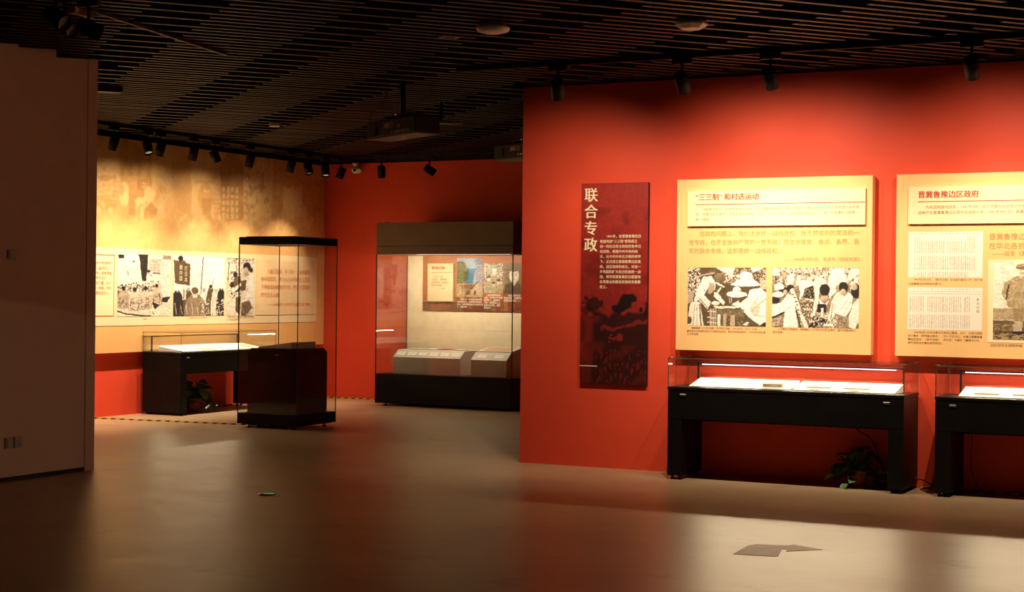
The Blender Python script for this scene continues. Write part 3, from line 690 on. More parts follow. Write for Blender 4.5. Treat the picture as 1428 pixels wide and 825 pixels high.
# ------------------------------------------------------------------ yellow picture wall
yw = thing('picture_wall_panel', 'wide yellow picture panel with a faded archway scene and a band of old photographs', 'wall panel', (0, 0, 0))
bx('board', YX+.002, YP, 10.0, BY-.004, .80, 3.50, 'orange_cream', yw)
HM = np.array([[-0.000537180203432473, -6.154848794364874e-06, 1.0], [0.0037168794261508383, 2.7397512176794932e-05, 13.794566850794292], [-0.0007723415244164691, -0.008216225515042055, 4.892446044069909]])
def art_mural(y0, y1, z0, z1, w, h):
    a = Art(w, h, (.85, .47, .16), (y0, z1, y1, z0))
    K = np.linalg.inv(HM[[1, 2, 0]]); den = K[2, 0]*a.x+K[2, 1]*a.y+K[2, 2]       # wall position -> sketch position
    X = (K[0, 0]*a.x+K[0, 1]*a.y+K[0, 2])/den; Y = (K[1, 0]*a.x+K[1, 1]*a.y+K[1, 2])/den
    base = a.a.copy(); a.x, a.y = (X-130)*5.5, (Y-190)*5.5
    Lc, Mc, Dc = (.91, .60, .24), (.74, .39, .12), (.54, .26, .08)
    a.mottle(20, .3, .8, Lc, .6); a.mottle(2, .55, .8, Mc, .3)
    def brick(x0, y0_, x1, y1_):
        for r, yy in enumerate(np.arange(y0_, y1_, 38)):
            a.put(a.inside(x0, y0_, x1, y1_) & (np.abs(a.y-yy-6*np.sin(a.x/25)) < 4), Dc, .55)
            for xx in np.arange(x0+(r % 2)*40, x1, 80): a.put((np.abs(a.x-xx) < 4) & (a.y > yy) & (a.y < yy+38) & a.inside(x0, y0_, x1, y1_), Dc, .5)
    a.rect(-900, -80, 190, 340, Lc, .5); a.mottle(3, .68, .75, Dc, .6, a.inside(20, 60, 110, 330)); a.rect(-200, 298, 180, 332, Dc, .55); brick(-400, 340, 190, 540)
    for x, y in ((75, 500), (130, 545), (45, 540)): a.ell(x, y, 32, 42, Mc, .8); a.ell(x, y+20, 20, 26, Lc, .8)
    a.poly([(205, -80), (265, -80), (265, 40), (443, 150), (440, 465), (275, 440), (205, 420)], Mc, .9); a.mottle(4, .4, .8, Dc, .5, a.inside(205, -60, 440, 455)); a.line([(443, 150), (440, 465)], 7, Dc, .7); a.line([(275, 440), (395, 462)], 10, Dc, .7)
    a.poly([(455, -80), (600, -80), (610, 480), (560, 480), (455, 440)], Lc, .5)
    a.ell(238, 440, 38, 92, Lc, .95); a.ell(222, 410, 18, 46, Mc, .9); a.poly([(275, 450), (330, 450), (325, 600), (270, 590)], Dc, .7); a.poly([(330, 460), (400, 465), (395, 560), (320, 640)], Lc, .9)
    a.ell(365, 575, 30, 60, Mc, .9); a.ell(375, 575, 15, 45, Lc, .8); a.poly([(390, 560), (440, 500), (500, 560), (470, 620), (385, 635)], Dc, .8); a.ell(430, 440, 40, 60, Lc, .9)
    a.ell(522, 445, 42, 72, Mc, .95); a.ell(530, 470, 28, 48, Lc, .5); a.line([(500, 400), (545, 470)], 8, Dc, .6); a.poly([(495, 520), (545, 520), (550, 620), (490, 640)], Lc, .8)
    a.ell(455, 760, 175, 160, (.80, .40, .11), .85, soft=.5); a.line([(300, 660), (440, 610), (510, 600)], 7, Mc, .7)
    a.ell(690, 330, 68, 240, Mc, .7); a.rect(622, 330, 755, 760, Mc, .55); a.line([(612, 180), (600, 400)], 12, Mc, .8)
    a.rect(755, 60, 925, 620, Lc, .55); a.line([(850, 160), (860, 220), (840, 280)], 4, Mc, .7); a.rect(780, 340, 935, 356, Dc, .5)
    a.ell(862, 470, 62, 110, Mc, .95); a.rect(800, 470, 925, 500, Mc, .5); a.rect(838, 470, 902, 630, Dc, .5); a.ell(872, 410, 30, 8, Lc, .9); brick(925, 400, 965, 620)
    a.x, a.y = (X-290)*5.5, (Y-190)*5.5
    a.ell(182, 280, 90, 158, Dc, .9); a.rect(92, 280, 272, 640, Dc, .8); a.mottle(5, .4, .8, Mc, .5, a.inside(92, 120, 272, 640))
    for r in range(5):
        for c in range(4): a.rect(108+c*34, 388+r*51, 130+c*34, 424+r*51, Lc, .95)
    a.poly([(275, 120), (500, 150), (480, 660), (270, 660)], Lc, .5); a.mottle(3, .66, .74, Dc, .7, a.inside(280, 150, 480, 640)); a.line([(315, 385), (370, 400), (440, 395)], 10, Dc, .7)
    a.poly([(505, 160), (900, 200), (900, 640), (480, 700)], Mc, .85); a.mottle(4, .5, .8, Dc, .5, a.x > 500); a.poly([(570, 385), (720, 380), (722, 640), (565, 680)], Lc, .85)
    for x0, y0_, x1, y1_ in ((670, 535, 760, 700), (825, 570, 885, 740)):
        a.rect(x0, y0_, x1, y1_, Lc, .6)
        for q in (0, .5, 1): a.line([(x0+(x1-x0)*q, y0_), (x0+(x1-x0)*q, y1_)], 6, Dc, .6); a.line([(x0, y0_+(y1_-y0_)*q), (x1, y0_+(y1_-y0_)*q)], 6, Dc, .6)
    for k in range(70):
        x = rng.uniform(-240, 860); y = 610+rng.uniform(0, 170); a.ell(x, y+36, 26, 40, Mc if k % 2 else Lc, .6); a.ell(x, y, 15, 20, Lc if k % 2 else Mc, .8)
    fade = np.clip((Y-290)/45, 0, 1)*.8; a.put(fade, (.87, .51, .19), 1.0)
    return a.finish(.8, .12, .3, 0).grain(.10).a
picture('faded_mural', art_mural(15.0, BY-.01, 2.115, 3.50, 360, 92), ((YP+.002, 15.0, 2.115), (0, BY-.01-15.0, 0), (0, 0, 3.50-2.115)), yw)
bx('photo_band', YP, YP+.004, 10.0, 20.31, 1.14, 2.115, 'cream_light', yw)
def yquad(name, img, y0, y1, z0, z1): return picture(name, img, ((YP+.007, y0, z0), (0, y1-y0, 0), (0, 0, z1-z0)), yw)
IM_COURT, IM_MARCH = art_courtyard(), art_march()
tag(yquad('photo_print', IM_COURT, 15.84, 16.885, 1.255, 2.05), 'old photograph of people seated before a brick wall')
ph = tag(yquad('photo_print', IM_MARCH, 16.94, 18.035, 1.252, 2.053), 'old photograph of a march with a signboard')
lettering('signboard_text', ['打', '日', '本'], 17.163, 17.30, 1.92, .075, 'x+', YP+.0085, 'pale_print', yw, em=.07)
lettering('signboard_text', ['救', '中', '国'], 17.056, 17.17, 1.932, .073, 'x+', YP+.0085, 'pale_print', yw, em=.07)
lettering('signboard_text', ['打', '日', '本'], 16.27, 16.4, 3.274, .138, 'x+', YP+.004, 'cream', yw, em=.125)
lettering('signboard_text', ['救', '中', '国'], 16.073, 16.2, 3.309, .129, 'x+', YP+.004, 'cream', yw, em=.125)
tag(yquad('photo_print', art_child(), 18.088, 18.73, 1.245, 2.052), 'old photograph of a grown-up bending over reading children')
bx('quote_card', YP+.004, YP+.010, 18.77, 20.23, 1.255, 2.045, 'quote_cream', yw)
lettering('quote_text', ['　　儿童们起来，学习做一个自有解放', '的中国国民，学习从日本帝国主义压迫', '下争取自由解放的方法，把自己变成新', '时代的主人翁。'], 18.884, 20.12, 1.915, .113, 'x+', YP+.012, 'orange_print', yw, fit=1)
lettering('quote_text', ['——1938年6月，毛泽东为《边区儿童》题词'], 19.067, 20.12, 1.43, .1, 'x+', YP+.012, 'orange_print', yw)
tb = MB(); x0, x1 = YP+.004, YP+.007
for q in ((14.2, 15.78, 2.022, 2.03), (14.2, 15.78, 1.262, 1.27), (15.772, 15.78, 1.262, 2.03), (14.2, 14.208, 1.262, 2.03)): tb.box(x0, x1, *q)
tb.build('text_frame', 'orange_print', yw)
lettering('text_block', ['　　抗日战争时期，在中国共产党领导的', '抗日根据地，儿童团是少年儿童的抗日', '群众组织，儿童团员站岗放哨，送信带路', '宣传抗日，参加生产，努力学习文化', '成为抗日战争中的一支重要的力量，在斗', '争中锻炼成长，涌现出许多小英雄，为抗', '战胜利作出了贡献。晋冀鲁豫边区的儿', '童团活动十分活跃。'], 14.89, 15.715, 1.945, .062, 'x+', YP+.0055, 'orange_print', yw, em=.0465)
lettering('caption_text', ['儿童团'], 16.33, 16.40, 1.232, .03, 'x+', YP+.006, 'brown_print', yw)
lettering('caption_text', ['晋冀鲁豫边区儿童团，手举标语牌游行'], 17.29, 17.67, 1.236, .03, 'x+', YP+.006, 'brown_print', yw)
lettering('caption_text', ['　边区小学生，在上课。儿童团，学习文化', '字。劳动学习两不误'], 18.095, 18.728, 1.24, .033, 'x+', YP+.006, 'brown_print', yw)
picture('photo_print', IM_MARCH[:, ::-1], ((YP+.007, 12.9, 1.255), (0, 1.1, 0), (0, 0, .79)), yw)
picture('photo_print', IM_COURT[:, ::-1], ((YP+.007, 11.7, 1.255), (0, 1.1, 0), (0, 0, .79)), yw)

# ------------------------------------------------------------------ red wall: banner and panels
def pic_y(name, img, x0, x1, z0, z1, y, par): return picture(name, img, ((x0, y, z0), (x1-x0, 0, 0), (0, 0, z1-z0)), par)
bn = thing('vertical_banner', 'tall dark red banner with a pale four-character heading over a black landscape', 'banner')
bx('board', -6.212, -5.543, WY-.028, WY-.001, .775, 2.623, 'black_matt', bn, bevel=.002)
pic_y('banner_print', art_banner(), -6.210, -5.545, .777, 2.621, WY-.0295, bn)
lettering('heading_text', ['联', '合', '专', '政'], -6.182, -6.045, 2.585, .1535, 'y-', WY-.0303, 'pale_print', bn, em=.138, heavy=.022)
lettering('body_text', ['　　1941年，在晋冀鲁豫抗日', '根据地按“三三制”原则成立', '统一的抗日民主政权的条件已', '经成熟。根据中共中央的指', '示，在中共中央北方局的领导', '下，正式成立晋冀鲁豫边区政', '府。边区政府的成立，对进一', '步巩固和扩大抗日民族统一战', '线，领导晋冀鲁豫抗日根据地', '各项事业的建设发展具有重要', '意义。'], -6.02, -5.613, 2.149, .0465, 'y-', WY-.0303, 'pale_print', bn, fit=4, bold=.012)
bx('pale_rule', -6.212, -6.037, WY-.033, WY-.0295, .933, .941, 'pale_print', bn)

def panel(name, label, x0, x1):
    p = thing(name, label, 'wall panel')
    bx('board', x0, x1, WY-.09, WY-.001, 1.109, 2.633, 'cream', p, bevel=.002); return p
YF = WY-.09
pa = panel('exhibition_panel', 'cream wall panel with two old photographs of villagers above the first low case', -5.243, -3.476)
bx('title_card', -5.133, -3.531, YF-.024, YF-.001, 2.214, 2.526, 'cream_light', pa, bevel=.0015)
lettering('title_text', ['“三三制” 和村选运动'], -5.057, -4.474, 2.502, .1, 'y-', YF-.0247, 'red_print', pa, bold=.024)
bx('title_rule', -5.056, -3.534, YF-.0265, YF-.024, 2.404, 2.409, 'red_print', pa)
lettering('body_text', ['　　1940年3月6日，中共中央发出关于《抗日根据地的政权问题》的指示，提出在政府工作人员中实行共产党', '员、非党的左派进步分子和中间派应各占三分之一的“三三制”，以容纳各方面的人士，进一步发展抗日民族', '统一战线。'], -5.055, -3.617, 2.378, .0445, 'y-', YF-.0247, 'brown_print', pa, fit=1, bold=.006)
lettering('quote_text', ['　　在政权问题上，我们主张统一战线政权，既不赞成别的党派的一', '党专政，也不主张共产党的一党专政，而主张各党、各派、各界、各', '军的联合专政，这即是统一战线政权。'], -5.128, -3.584, 2.172, .0765, 'y-', YF-.0008, 'orange_print', pa, fit=1)
lettering('quote_text', ['——1940年7月5日，毛泽东《团结到底》'], -4.242, -3.58, 1.938, .1, 'y-', YF-.0008, 'orange_print', pa)
tag(pic_y('photo_print', art_table(), -5.132, -4.403, 1.331, 1.848, YF-.0012, pa), 'old photograph of villagers in straw hats at a table')
tag(pic_y('photo_print', art_queue(), -4.349, -3.583, 1.330, 1.849, YF-.0012, pa), 'old photograph of a crowd bending over bowls')
lettering('caption_text', ['　　晋冀鲁豫“三三制”政策，实行民主选举，1941年7月，太行、太岳、', '冀南各抗日根据地及区村开展村选运动，图为在村选活动中，不识字的农民请', '人代写选票。'], -5.136, -4.407, 1.319, .0275, 'y-', YF-.0008, 'dark_print', pa, fit=1)
lettering('caption_text', ['　　山东等抗日根据地，相继建立“三三制”抗日民主政权，图为根据地群众', '进行选举。'], -4.342, -3.61, 1.325, .0275, 'y-', YF-.0008, 'dark_print', pa)
pc = panel('exhibition_panel', 'cream wall panel with newspaper pages and a standing soldier photograph at the right', -3.273, -1.50)
bx('title_card', -3.169, -1.60, YF-.024, YF-.001, 2.214, 2.524, 'cream_light', pc, bevel=.0015)
lettering('title_text', ['晋冀鲁豫边区政府'], -3.089, -2.592, 2.488, .1, 'y-', YF-.0247, 'red_print', pc, bold=.024)
bx('title_rule', -3.088, -1.60, YF-.0265, YF-.024, 2.398, 2.403, 'red_print', pc)
lettering('body_text', ['　　为巩固根据地政权，1941年3月，邓小平受中共中央北方局委托', '选举产生晋冀鲁豫边区政府及组成人员。1941年9月1日，晋冀鲁豫'], -3.087, -2.17, 2.368, .0445, 'y-', YF-.0247, 'brown_print', pc, fit=1, bold=.006)
lettering('quote_text', ['晋冀鲁豫边区', '在华北各抗日'], -2.511, -2.165, 2.133, .075, 'y-', YF-.0008, 'orange_print', pc)
lettering('quote_text', ['——延安《解放'], -2.478, -2.16, 1.99, .075, 'y-', YF-.0008, 'orange_print', pc)
RD = (.6, .12, .08)
pic_y('newspaper_print', art_newspaper([(12, 10, 24, 44), (26, 20, 74, 44), (78, 20, 116, 44), (118, 8, 134, 44), (12, 50, 134, 78), (12, 82, 120, 93)], [(8, 6, 136, 78, RD)]), -3.168, -2.558, 1.769, 2.149, YF-.0012, pc)
pic_y('newspaper_print', art_newspaper([(4, 20, 34, 54), (40, 20, 110, 54), (112, 20, 128, 54), (4, 60, 128, 90)], [(3, 14, 147, 14.5, (.35, .3, .3)), (3, 9, 147, 9.6, (.2, .3, .4)), (130, 22, 144, 34, (.3, .25, .2))]), -3.168, -2.558, 1.333, 1.686, YF-.0012, pc)
lettering('newspaper_heading', ['新', '华', '日', '报'], -2.605, -2.58, 1.60, .032, 'y-', YF-.0016, 'dark_print', pc, em=.025)
lettering('caption_text', ['　　1941年3月21日，《新华日报》华北版刊登邓小平《关于成', '立晋冀豫边区临参会的提议》。'], -3.167, -2.558, 1.762, .035, 'y-', YF-.0008, 'dark_print', pc)
lettering('caption_text', ['　　1940年8月1日在涉县东辽城成立冀南、太行、太岳行政联', '合办事处（简称冀太联办），邓小平任书记。并通过晋冀豫鲁', '豫边区政府。《新华日报》（华北版）刊登的《冀南太行太', '岳行政联合办事处施政纲领》。'], -3.165, -2.556, 1.322, .0295, 'y-', YF-.0008, 'dark_print', pc, fit=1)
bx('photo_mount', -2.514, -1.95, YF-.003, YF-.001, 1.240, 1.916, 'cream_light', pc)
tag(pic_y('photo_print', art_soldier(), -2.470, -1.995, 1.262, 1.905, YF-.0035, pc), 'old photograph of a person in padded uniform and cap')
lettering('caption_text', ['边区政府主席杨秀峰（左）'], -2.49, -2.17, 1.231, .03, 'y-', YF-.0008, 'dark_print', pc)

# ------------------------------------------------------------------ glass panes
def pane(name, x0, x1, y0, y1, z0, z1, parent):
    # faces: broad sides clear, narrow rims green-black
    mb = MB().box(x0, x1, y0, y1, z0, z1); d = (x1-x0, y1-y0, z1-z0); th = d.index(min(d))
    ax = [2, 2, 1, 1, 0, 0]; mb.mi = [0 if a == th else 1 for a in ax]
    o = mb.build(name, ['glass', 'glass_edge'], parent)
    o['label'] = 'clear glass pane with dark green edges'; return o

def wedge(name, x0, x1, y0, y1, z0, zf, zb, mt, parent):
    return MB().prism([(y0, z0), (y1, z0), (y1, zb), (y0, zf)], 'x', x0, x1).build(name, mt, parent, bevel=.0015)

def low_case(label, loc, rotz, W, D, led_power, group='low glass-topped cases', under=False):
    t = thing('low_display_case', label, 'display case', loc, rotz, group)
    for nm, a, b in (('leg_panel', 0, .128), ('leg_panel', W-.128, W)): bx(nm, a, b, 0.006, D, .035, .53, 'black', t, bevel=.003)
    bx('apron', .0, W, .004, D, .528, .772, 'black', t, bevel=.003)
    bx('rim', -.004, W+.004, 0, D+.002, .776, .805, 'black', t, bevel=.004); bx('seam_strip', .004, W-.004, .008, D-.004, .770, .778, 'black_matt', t)
    bx('back_panel_edge', .128, W-.128, D-.03, D-.004, .48, .53, 'black', t)
    for x in (.03, .098, W-.098, W-.03):
        for y in (.06, D-.06): MB().lathe([(.016, 0), (.018, .01), (.012, .02), (.012, .037)], 12, cx=x, cy=y).build('foot', 'rubber', t)
    for x in (.14, W-.14):
        bx('lock_plate', x-.028, x+.028, -.004, .005, .729, .746, 'steel', t, bevel=.003)
    g = .006
    pane('glass_pane', 0, W, 0, g, .805, 1.05, t); pane('glass_pane', 0, W, D-g, D, .805, 1.05, t)
    pane('glass_pane', 0, g, g, D-g, .805, 1.05, t); pane('glass_pane', W-g, W, g, D-g, .805, 1.05, t)
    pane('glass_pane', 0, W, 0, D, 1.05, 1.056, t)
    for x, y in ((.0, 0), (W-.03, 0), (0, D-.03), (W-.03, D-.03)): bx('corner_clip', x, x+.03, y, y+.03, 1.056, 1.060, 'steel', t)
    yl = D-.055
    r = bx('lamp_rail', .10, W-.10, yl-.012, yl+.012, .993, 1.003, 'black_matt', t)
    for x in (.11, W-.11): bx('lamp_post', x-.008, x+.008, yl-.008, yl+.008, .805, .995, 'black_matt', t)
    dm = MB(); n = int((W-.3)/.017)
    for k in range(n):
        x = .15+k*.017; dm.box(x, x+.008, yl-.0155, yl-.0118, .984, .992)
    if not under: d = tag(dm.build('diode_strip', 'led', t), kind='stuff'); d['label'] = 'glowing white diode strip'
    l = bpy.data.lights.new('strip_lamp', 'AREA'); l.shape = 'RECTANGLE'; l.size = W-.3; l.size_y = .012; l.energy = led_power; l.color = (1.0, .79, .49)
    lo = bpy.data.objects.new('strip_lamp', l); C.objects.link(lo); lo.parent = t; lo.location = (W/2, yl if under else yl-.019, .984)
    lo.rotation_euler = (math.radians(-55 if under else -42), 0, 0)
    return t
def rest_on(root, name, label, cat, W, D, H, lx, ly, lz, tilt, mt, yaw=0, group=None, extra=None):
    # a thing lying on a sloped pad of a case: its own top-level object, placed through the case's frame
    t = thing(name, label, cat, (0, 0, 0), 0, group)
    bx('sheet' if H < .006 else 'body', -W/2, W/2, -D/2, D/2, 0, H, mt, t, bevel=min(.001, H*.3))
    if extra: extra(t)
    Mx = Matrix.Translation(root.location) @ Matrix.Rotation(root.rotation_euler.z, 4, 'Z') @ Matrix.Translation((lx, ly, lz)) @ Matrix.Rotation(tilt, 4, 'X') @ Matrix.Rotation(yaw, 4, 'Z')
    t.matrix_world = Mx
    return t
def pad(root, label, x0, x1, y0, y1, zf, zb, group):
    t = thing('display_pad', label, 'display stand', root.location, root.rotation_euler.z, group)
    wedge('body', x0, x1, y0, y1, .8065, zf, zb, 'white', t); return t

LB = low_case('black low case with a booklet on white stands, under the first cream panel', (-5.137, 13.12, 0), 0, 2.05, .52, P_LED)
LC = low_case('black low case cut off by the right frame edge', (-2.836, 13.12, 0), 0, 2.05, .52, P_LED)
LV = low_case('black low case with paper sheets against the yellow picture wall', (-12.98, 16.32, 0), PI/2, 2.05, .62, P_LED*.35, under=True)
ZF, ZB = .815, .875
def slope_z(y, y0, y1): return ZF+(ZB-ZF)*(y-y0)/(y1-y0)
TI = math.atan2(ZB-ZF, .30)
GP = 'white sloped stands in the low cases'
pad(LB, 'white sloped stand carrying a brown booklet in the first low case', .17, 1.07, .06, .36, ZF, ZB, GP)
pad(LB, 'white sloped stand carrying two thin notebooks in the first low case', 1.10, 1.96, .06, .36, ZF, ZB, GP)
pad(LC, 'white sloped stand in the low case at the right frame edge', .17, 1.07, .06, .36, ZF, ZB, GP)
pad(LC, 'white sloped stand beyond the right frame edge', 1.12, 1.92, .06, .36, ZF, ZB, GP)
pad(LV, 'white sloped stand with paper sheets in the case by the yellow wall', .12, 1.90, .06, .46, ZF, ZB, GP)
def lines_on(W, D, H, n=6):
    def f(t):
        mb = MB()
        for k in range(n):
            y = D*(.36-.72*k/(n-1)); mb.box(-W*.38, W*.38*(1 if k % 3 else .7), y-.0018, y+.0018, H, H+.0004)
        mb.build('printed_lines', 'brown_print', t)
    return f
def zl(root_pad_y, y0=.06, y1=.36): return slope_z(root_pad_y, y0, y1)+.0012
rest_on(LB, 'paper_card', 'small pale card at the left end of the first low case', 'card', .10, .08, .003, .35, .25, zl(.25), TI, 'paper', .1, extra=lines_on(.10, .08, .003, 4))
rest_on(LB, 'document', 'wide white document sheet left of the brown booklet', 'document', .26, .19, .002, .60, .21, zl(.21), TI, 'paper_white', 0, extra=lines_on(.26, .19, .002))
def pages(t):
    bx('page_block', -.085, .086, -.055, .056, .003, .022, 'paper', t); bx('cover', -.09, .09, -.06, .06, .022, .025, 'book', t); bx('title_slip', -.02, .06, -.062, -.0602, .006, .018, 'paper_white', t)
rest_on(LB, 'booklet', 'thick brown old booklet on the white stand of the first low case', 'book', .18, .12, .003, .90, .18, zl(.18), TI, 'book', .05, extra=pages)
for x, lb in ((1.30, 'first thin notebook right of the brown booklet'), (1.62, 'second thin notebook right of the brown booklet')):
    rest_on(LB, 'notebook', lb, 'book', .22, .15, .008, x, .22, zl(.22), TI, 'paper', 0, 'thin notebooks in the low cases', extra=lines_on(.22, .15, .008))
rest_on(LB, 'label_card', 'small white label card below the first thin notebook', 'card', .09, .035, .002, 1.28, .09, zl(.09), TI, 'paper_white', 0, 'white label cards', extra=lines_on(.09, .035, .002, 3))
rest_on(LB, 'label_card', 'small white label card below the second thin notebook', 'card', .09, .035, .002, 1.62, .09, zl(.09), TI, 'paper_white', 0, 'white label cards', extra=lines_on(.09, .035, .002, 3))
for x, lb in ((.38, 'first open notebook in the case at the right frame edge'), (.68, 'second open notebook in the case at the right frame edge'), (.95, 'third open notebook in the case at the right frame edge')):
    rest_on(LC, 'notebook', lb, 'book', .20, .15, .008, x, .21, zl(.21), TI, 'paper', 0, 'thin notebooks in the low cases', extra=lines_on(.20, .15, .008))
TV = math.atan2(ZB-ZF, .40)
for k, (x, y, W_, D_) in enumerate(((.34, .26, .22, .17), (.68, .27, .22, .17), (.70, .12, .30, .09), (1.02, .27, .24, .18), (1.36, .26, .22, .16), (1.68, .28, .24, .17))):
    rest_on(LV, 'document', NTH[k]+' aged paper sheet from the left in the yellow-wall case', 'document', W_, D_, .003, x, y, zl(y, .06, .46), TV, 'paper' if k % 2 else 'paper_white', 0, 'paper sheets in the yellow-wall case', extra=lines_on(W_, D_, .003))

# ------------------------------------------------------------------ tall free-standing case
tx0, tx1, ty0, ty1 = -11.42, -10.58, 15.40, 16.22
W_, D_ = tx1-tx0, ty1-ty0
tt = thing('tall_display_case', 'tall square glass case with black top and base in mid floor', 'display case', (tx0, ty0, 0))
bx('base', .0, W_, 0, D_, .075, .17, 'black', tt, bevel=.003); bx('base_step', .04, W_-.04, .04, D_-.04, .035, .075, 'black', tt)
bx('base_step', .0, W_, .0, D_, .045, .075, 'black', tt); 
for x, y in ((.1, .1), (W_-.1, .1), (.1, D_-.1), (W_-.1, D_-.1)):
    MB().lathe([(.030, 0), (.030, .006), (.010, .014), (.010, .04)], 14, cx=x, cy=y).build('levelling_foot', 'rubber', tt)
for x, y in ((.24, .1), (W_-.24, .1)): MB().lathe([(.022, .0), (.022, .03)], 14, cx=x, cy=y).build('caster', 'rubber', tt)
bx('header', .0, W_, 0, D_, 2.138, 2.226, 'black', tt, bevel=.003); bx('header_panel', .07, W_-.07, .05, .10, 2.226, 2.234, 'black_matt', tt)
g = .01
pane('glass_pane', 0, W_, 0, g, .17, 2.138, tt); pane('glass_pane', 0, W_, D_-g, D_, .17, 2.138, tt)
pane('glass_pane', 0, g, g, D_-g, .17, 2.138, tt); pane('glass_pane', W_-g, W_, g, D_-g, .17, 2.138, tt)
for x in (0, W_-.008):
    for y in (0, D_-.008): bx('edge_seal', x+.001, x+.007, y+.001, y+.007, .17, 2.138, 'black_matt', tt)
pl_ = thing('black_plinth', 'black chamfered plinth inside the tall glass case', 'plinth', (tx0+.085, ty0+.08, .172))
a0, a1, d1, zt = 0, .69, .64, .755
mb = MB().prism([(a0, 0), (a1, 0), (a1, zt-.05), (a1-.05, zt), (a0+.05, zt), (a0, zt-.05)], 'y', 0, d1)
mb.build('body', 'black', pl_, bevel=.002); bx('seam', -.0015, a1+.0015, -.0015, d1+.0015, zt-.12, zt-.115, 'void', pl_); bx('logo_plate', .40, .44, -.003, 0, zt-.078, zt-.066, 'copper', pl_)
wd = thing('reading_wedge', 'grey-brown sloped block on top of the black plinth', 'display stand', (tx0+.19, ty0+.14, .928))
MB().prism([(0, 0), (.47, 0), (.47, .075), (0, .012)], 'y', 0, .50).build('body', 'wedge_grey', wd, bevel=.002)

# ------------------------------------------------------------------ large wall case
bx0, bx1, by0, by1 = -12.04, -9.87, 19.45, 20.34
BW, BD = bx1-bx0, by1-by0
bc = thing('wall_display_case', 'large glass case with dark header and linen back before the far red wall', 'display case', (bx0, by0, 0))
bx('base', 0, BW, 0, BD, .035, .448, 'black', bc, bevel=.004)
for x in (.12, BW-.12):
    for y in (.1, BD-.1): MB().lathe([(.03, 0), (.03, .008), (.012, .016), (.012, .04)], 12, cx=x, cy=y).build('levelling_foot', 'rubber', bc)
bx('header', 0, BW, 0, BD, 2.246, 2.578, 'taupe', bc, bevel=.004); bx('header_band', .002, BW-.002, .002, BD-.002, 2.132, 2.242, 'taupe', bc, bevel=.003); bx('top_hatch', .1, .16, .05, .1, 2.578, 2.586, 'black_matt', bc)  # header taupe instead of black: spotlight falling on it put into the colour
g = .012
pane('glass_pane', 0, BW, 0, g, .448, 2.132, bc); pane('glass_pane', 0, g, g, BD-.03, .448, 2.132, bc); pane('glass_pane', BW-g, BW, g, BD-.03, .448, 2.132, bc)
for x in (0, BW-.012): bx('edge_seal', x+.001, x+.009, -.001, .008, .448, 2.132, 'black_matt', bc)
bp = bx('back_panel', .0, BW, BD-.03, BD, .448, 2.132, 'linen', bc); bx('panel_joint', .0, BW, BD-.0315, BD-.03, 1.06, 1.064, 'plinth_grey', bp)
pr = bx('print_board', .277, BW-.005, BD-.05, BD-.031, 1.345, 2.130, 'rust_board', bc)
def by(name, img, x0, x1, z0, z1, dy=.0515): return picture(name, img, ((x0-bx0, BD-dy, z0), (x1-x0, 0, 0), (0, 0, z1-z0)), bc)
def art_rust():
    a = Art(160, 80, (.42, .14, .055), (0, 0, 160, 80)); a.mottle(16, .3, .8, (.5, .19, .08), .6); a.mottle(7, .45, .7, (.2, .055, .025), .8, (a.y > 48) & (a.x > 30)); a.mottle(3, .5, .7, (.12, .03, .012), .6, (a.y > 60)); a.rect(0, 68, 60, 80, (.20, .045, .02), .7); a.mottle(9, .5, .6, (.14, .04, .02), .8, a.y > 66)
    return a.grain(.15).a
by('rust_print', art_rust()*.72, -11.76, -9.88, 1.345, 2.13, .0512)
by('sea_print', art_seaside()**1.25*.55, -11.20, -10.78, 1.54, 2.097, .053); by('group_print', art_group()**1.2*.62, -10.756, -10.456, 1.598, 2.022, .053); by('bust_print', art_bust()*.6, -10.435, -10.12, 1.597, 2.022, .053)
for i, (x0, x1, z, L) in enumerate(((-11.19, -10.79, 1.52, ['　　黄海之滨，山东抗日根据地的', '新华书店旧址，出版印刷书籍报刊', '资料，为抗日根据地的文化建设作出', '了　重要贡献']),
                                (-10.755, -10.46, 1.585, ['　　晋冀鲁豫根据地', '出版、印刷及发行书籍', '宣传抗日，鼓舞群众', '斗志，团结各界人士', '坚持抗战到底，最后', '取得胜利']),
                                (-10.435, -10.14, 1.585, ['　　在抗战的岁月', '坚持办报，传播文化', '新闻出版事业']))):
    lettering('caption_text', L, x0-bx0, x1-bx0, z, .036, 'y-', BD-.054, 'white_print', bc, fit=1)
nb = bx('title_board', -11.66-bx0, -11.24-bx0, BD-.09, BD-.053, 1.472, 2.017, 'card_cream', bc, bevel=.002)
lettering('title_text', ['新闻出版'], -11.59-bx0, -11.373-bx0, 1.982, .06, 'y-', BD-.092, 'red_print', bc, bold=.015)
bx('title_rule', -11.59-bx0, -11.25-bx0, BD-.0925, BD-.09, 1.888, 1.893, 'red_print', bc)
lettering('body_text', ['　一九三八年至一', '九四五年，晋冀鲁豫', '边区的新闻、出版事业', '有很大的发展。', '　　　　——北方'], -11.60-bx0, -11.31-bx0, 1.845, .042, 'y-', BD-.092, 'dark_print', bc, fit=2)
ls = bx('lamp_strip', .6, BW-.1, .10, .13, 2.130, 2.1335, 'led_dim', bc); ls['label'] = 'glowing white lamp strip under the header'
def case_lamp(loc, rot, sx, sy, e, par, col=(1, .82, .56)):
    l = bpy.data.lights.new('case_lamp', 'AREA'); l.shape = 'RECTANGLE'; l.size = sx; l.size_y = sy; l.energy = e; l.color = col
    lo = bpy.data.objects.new('case_lamp', l); C.objects.link(lo); lo.parent = par; lo.location = loc; lo.rotation_euler = rot
case_lamp((BW/2, .16, 2.115), (math.radians(28), 0, 0), BW-.3, .06, P_CASE, bc)
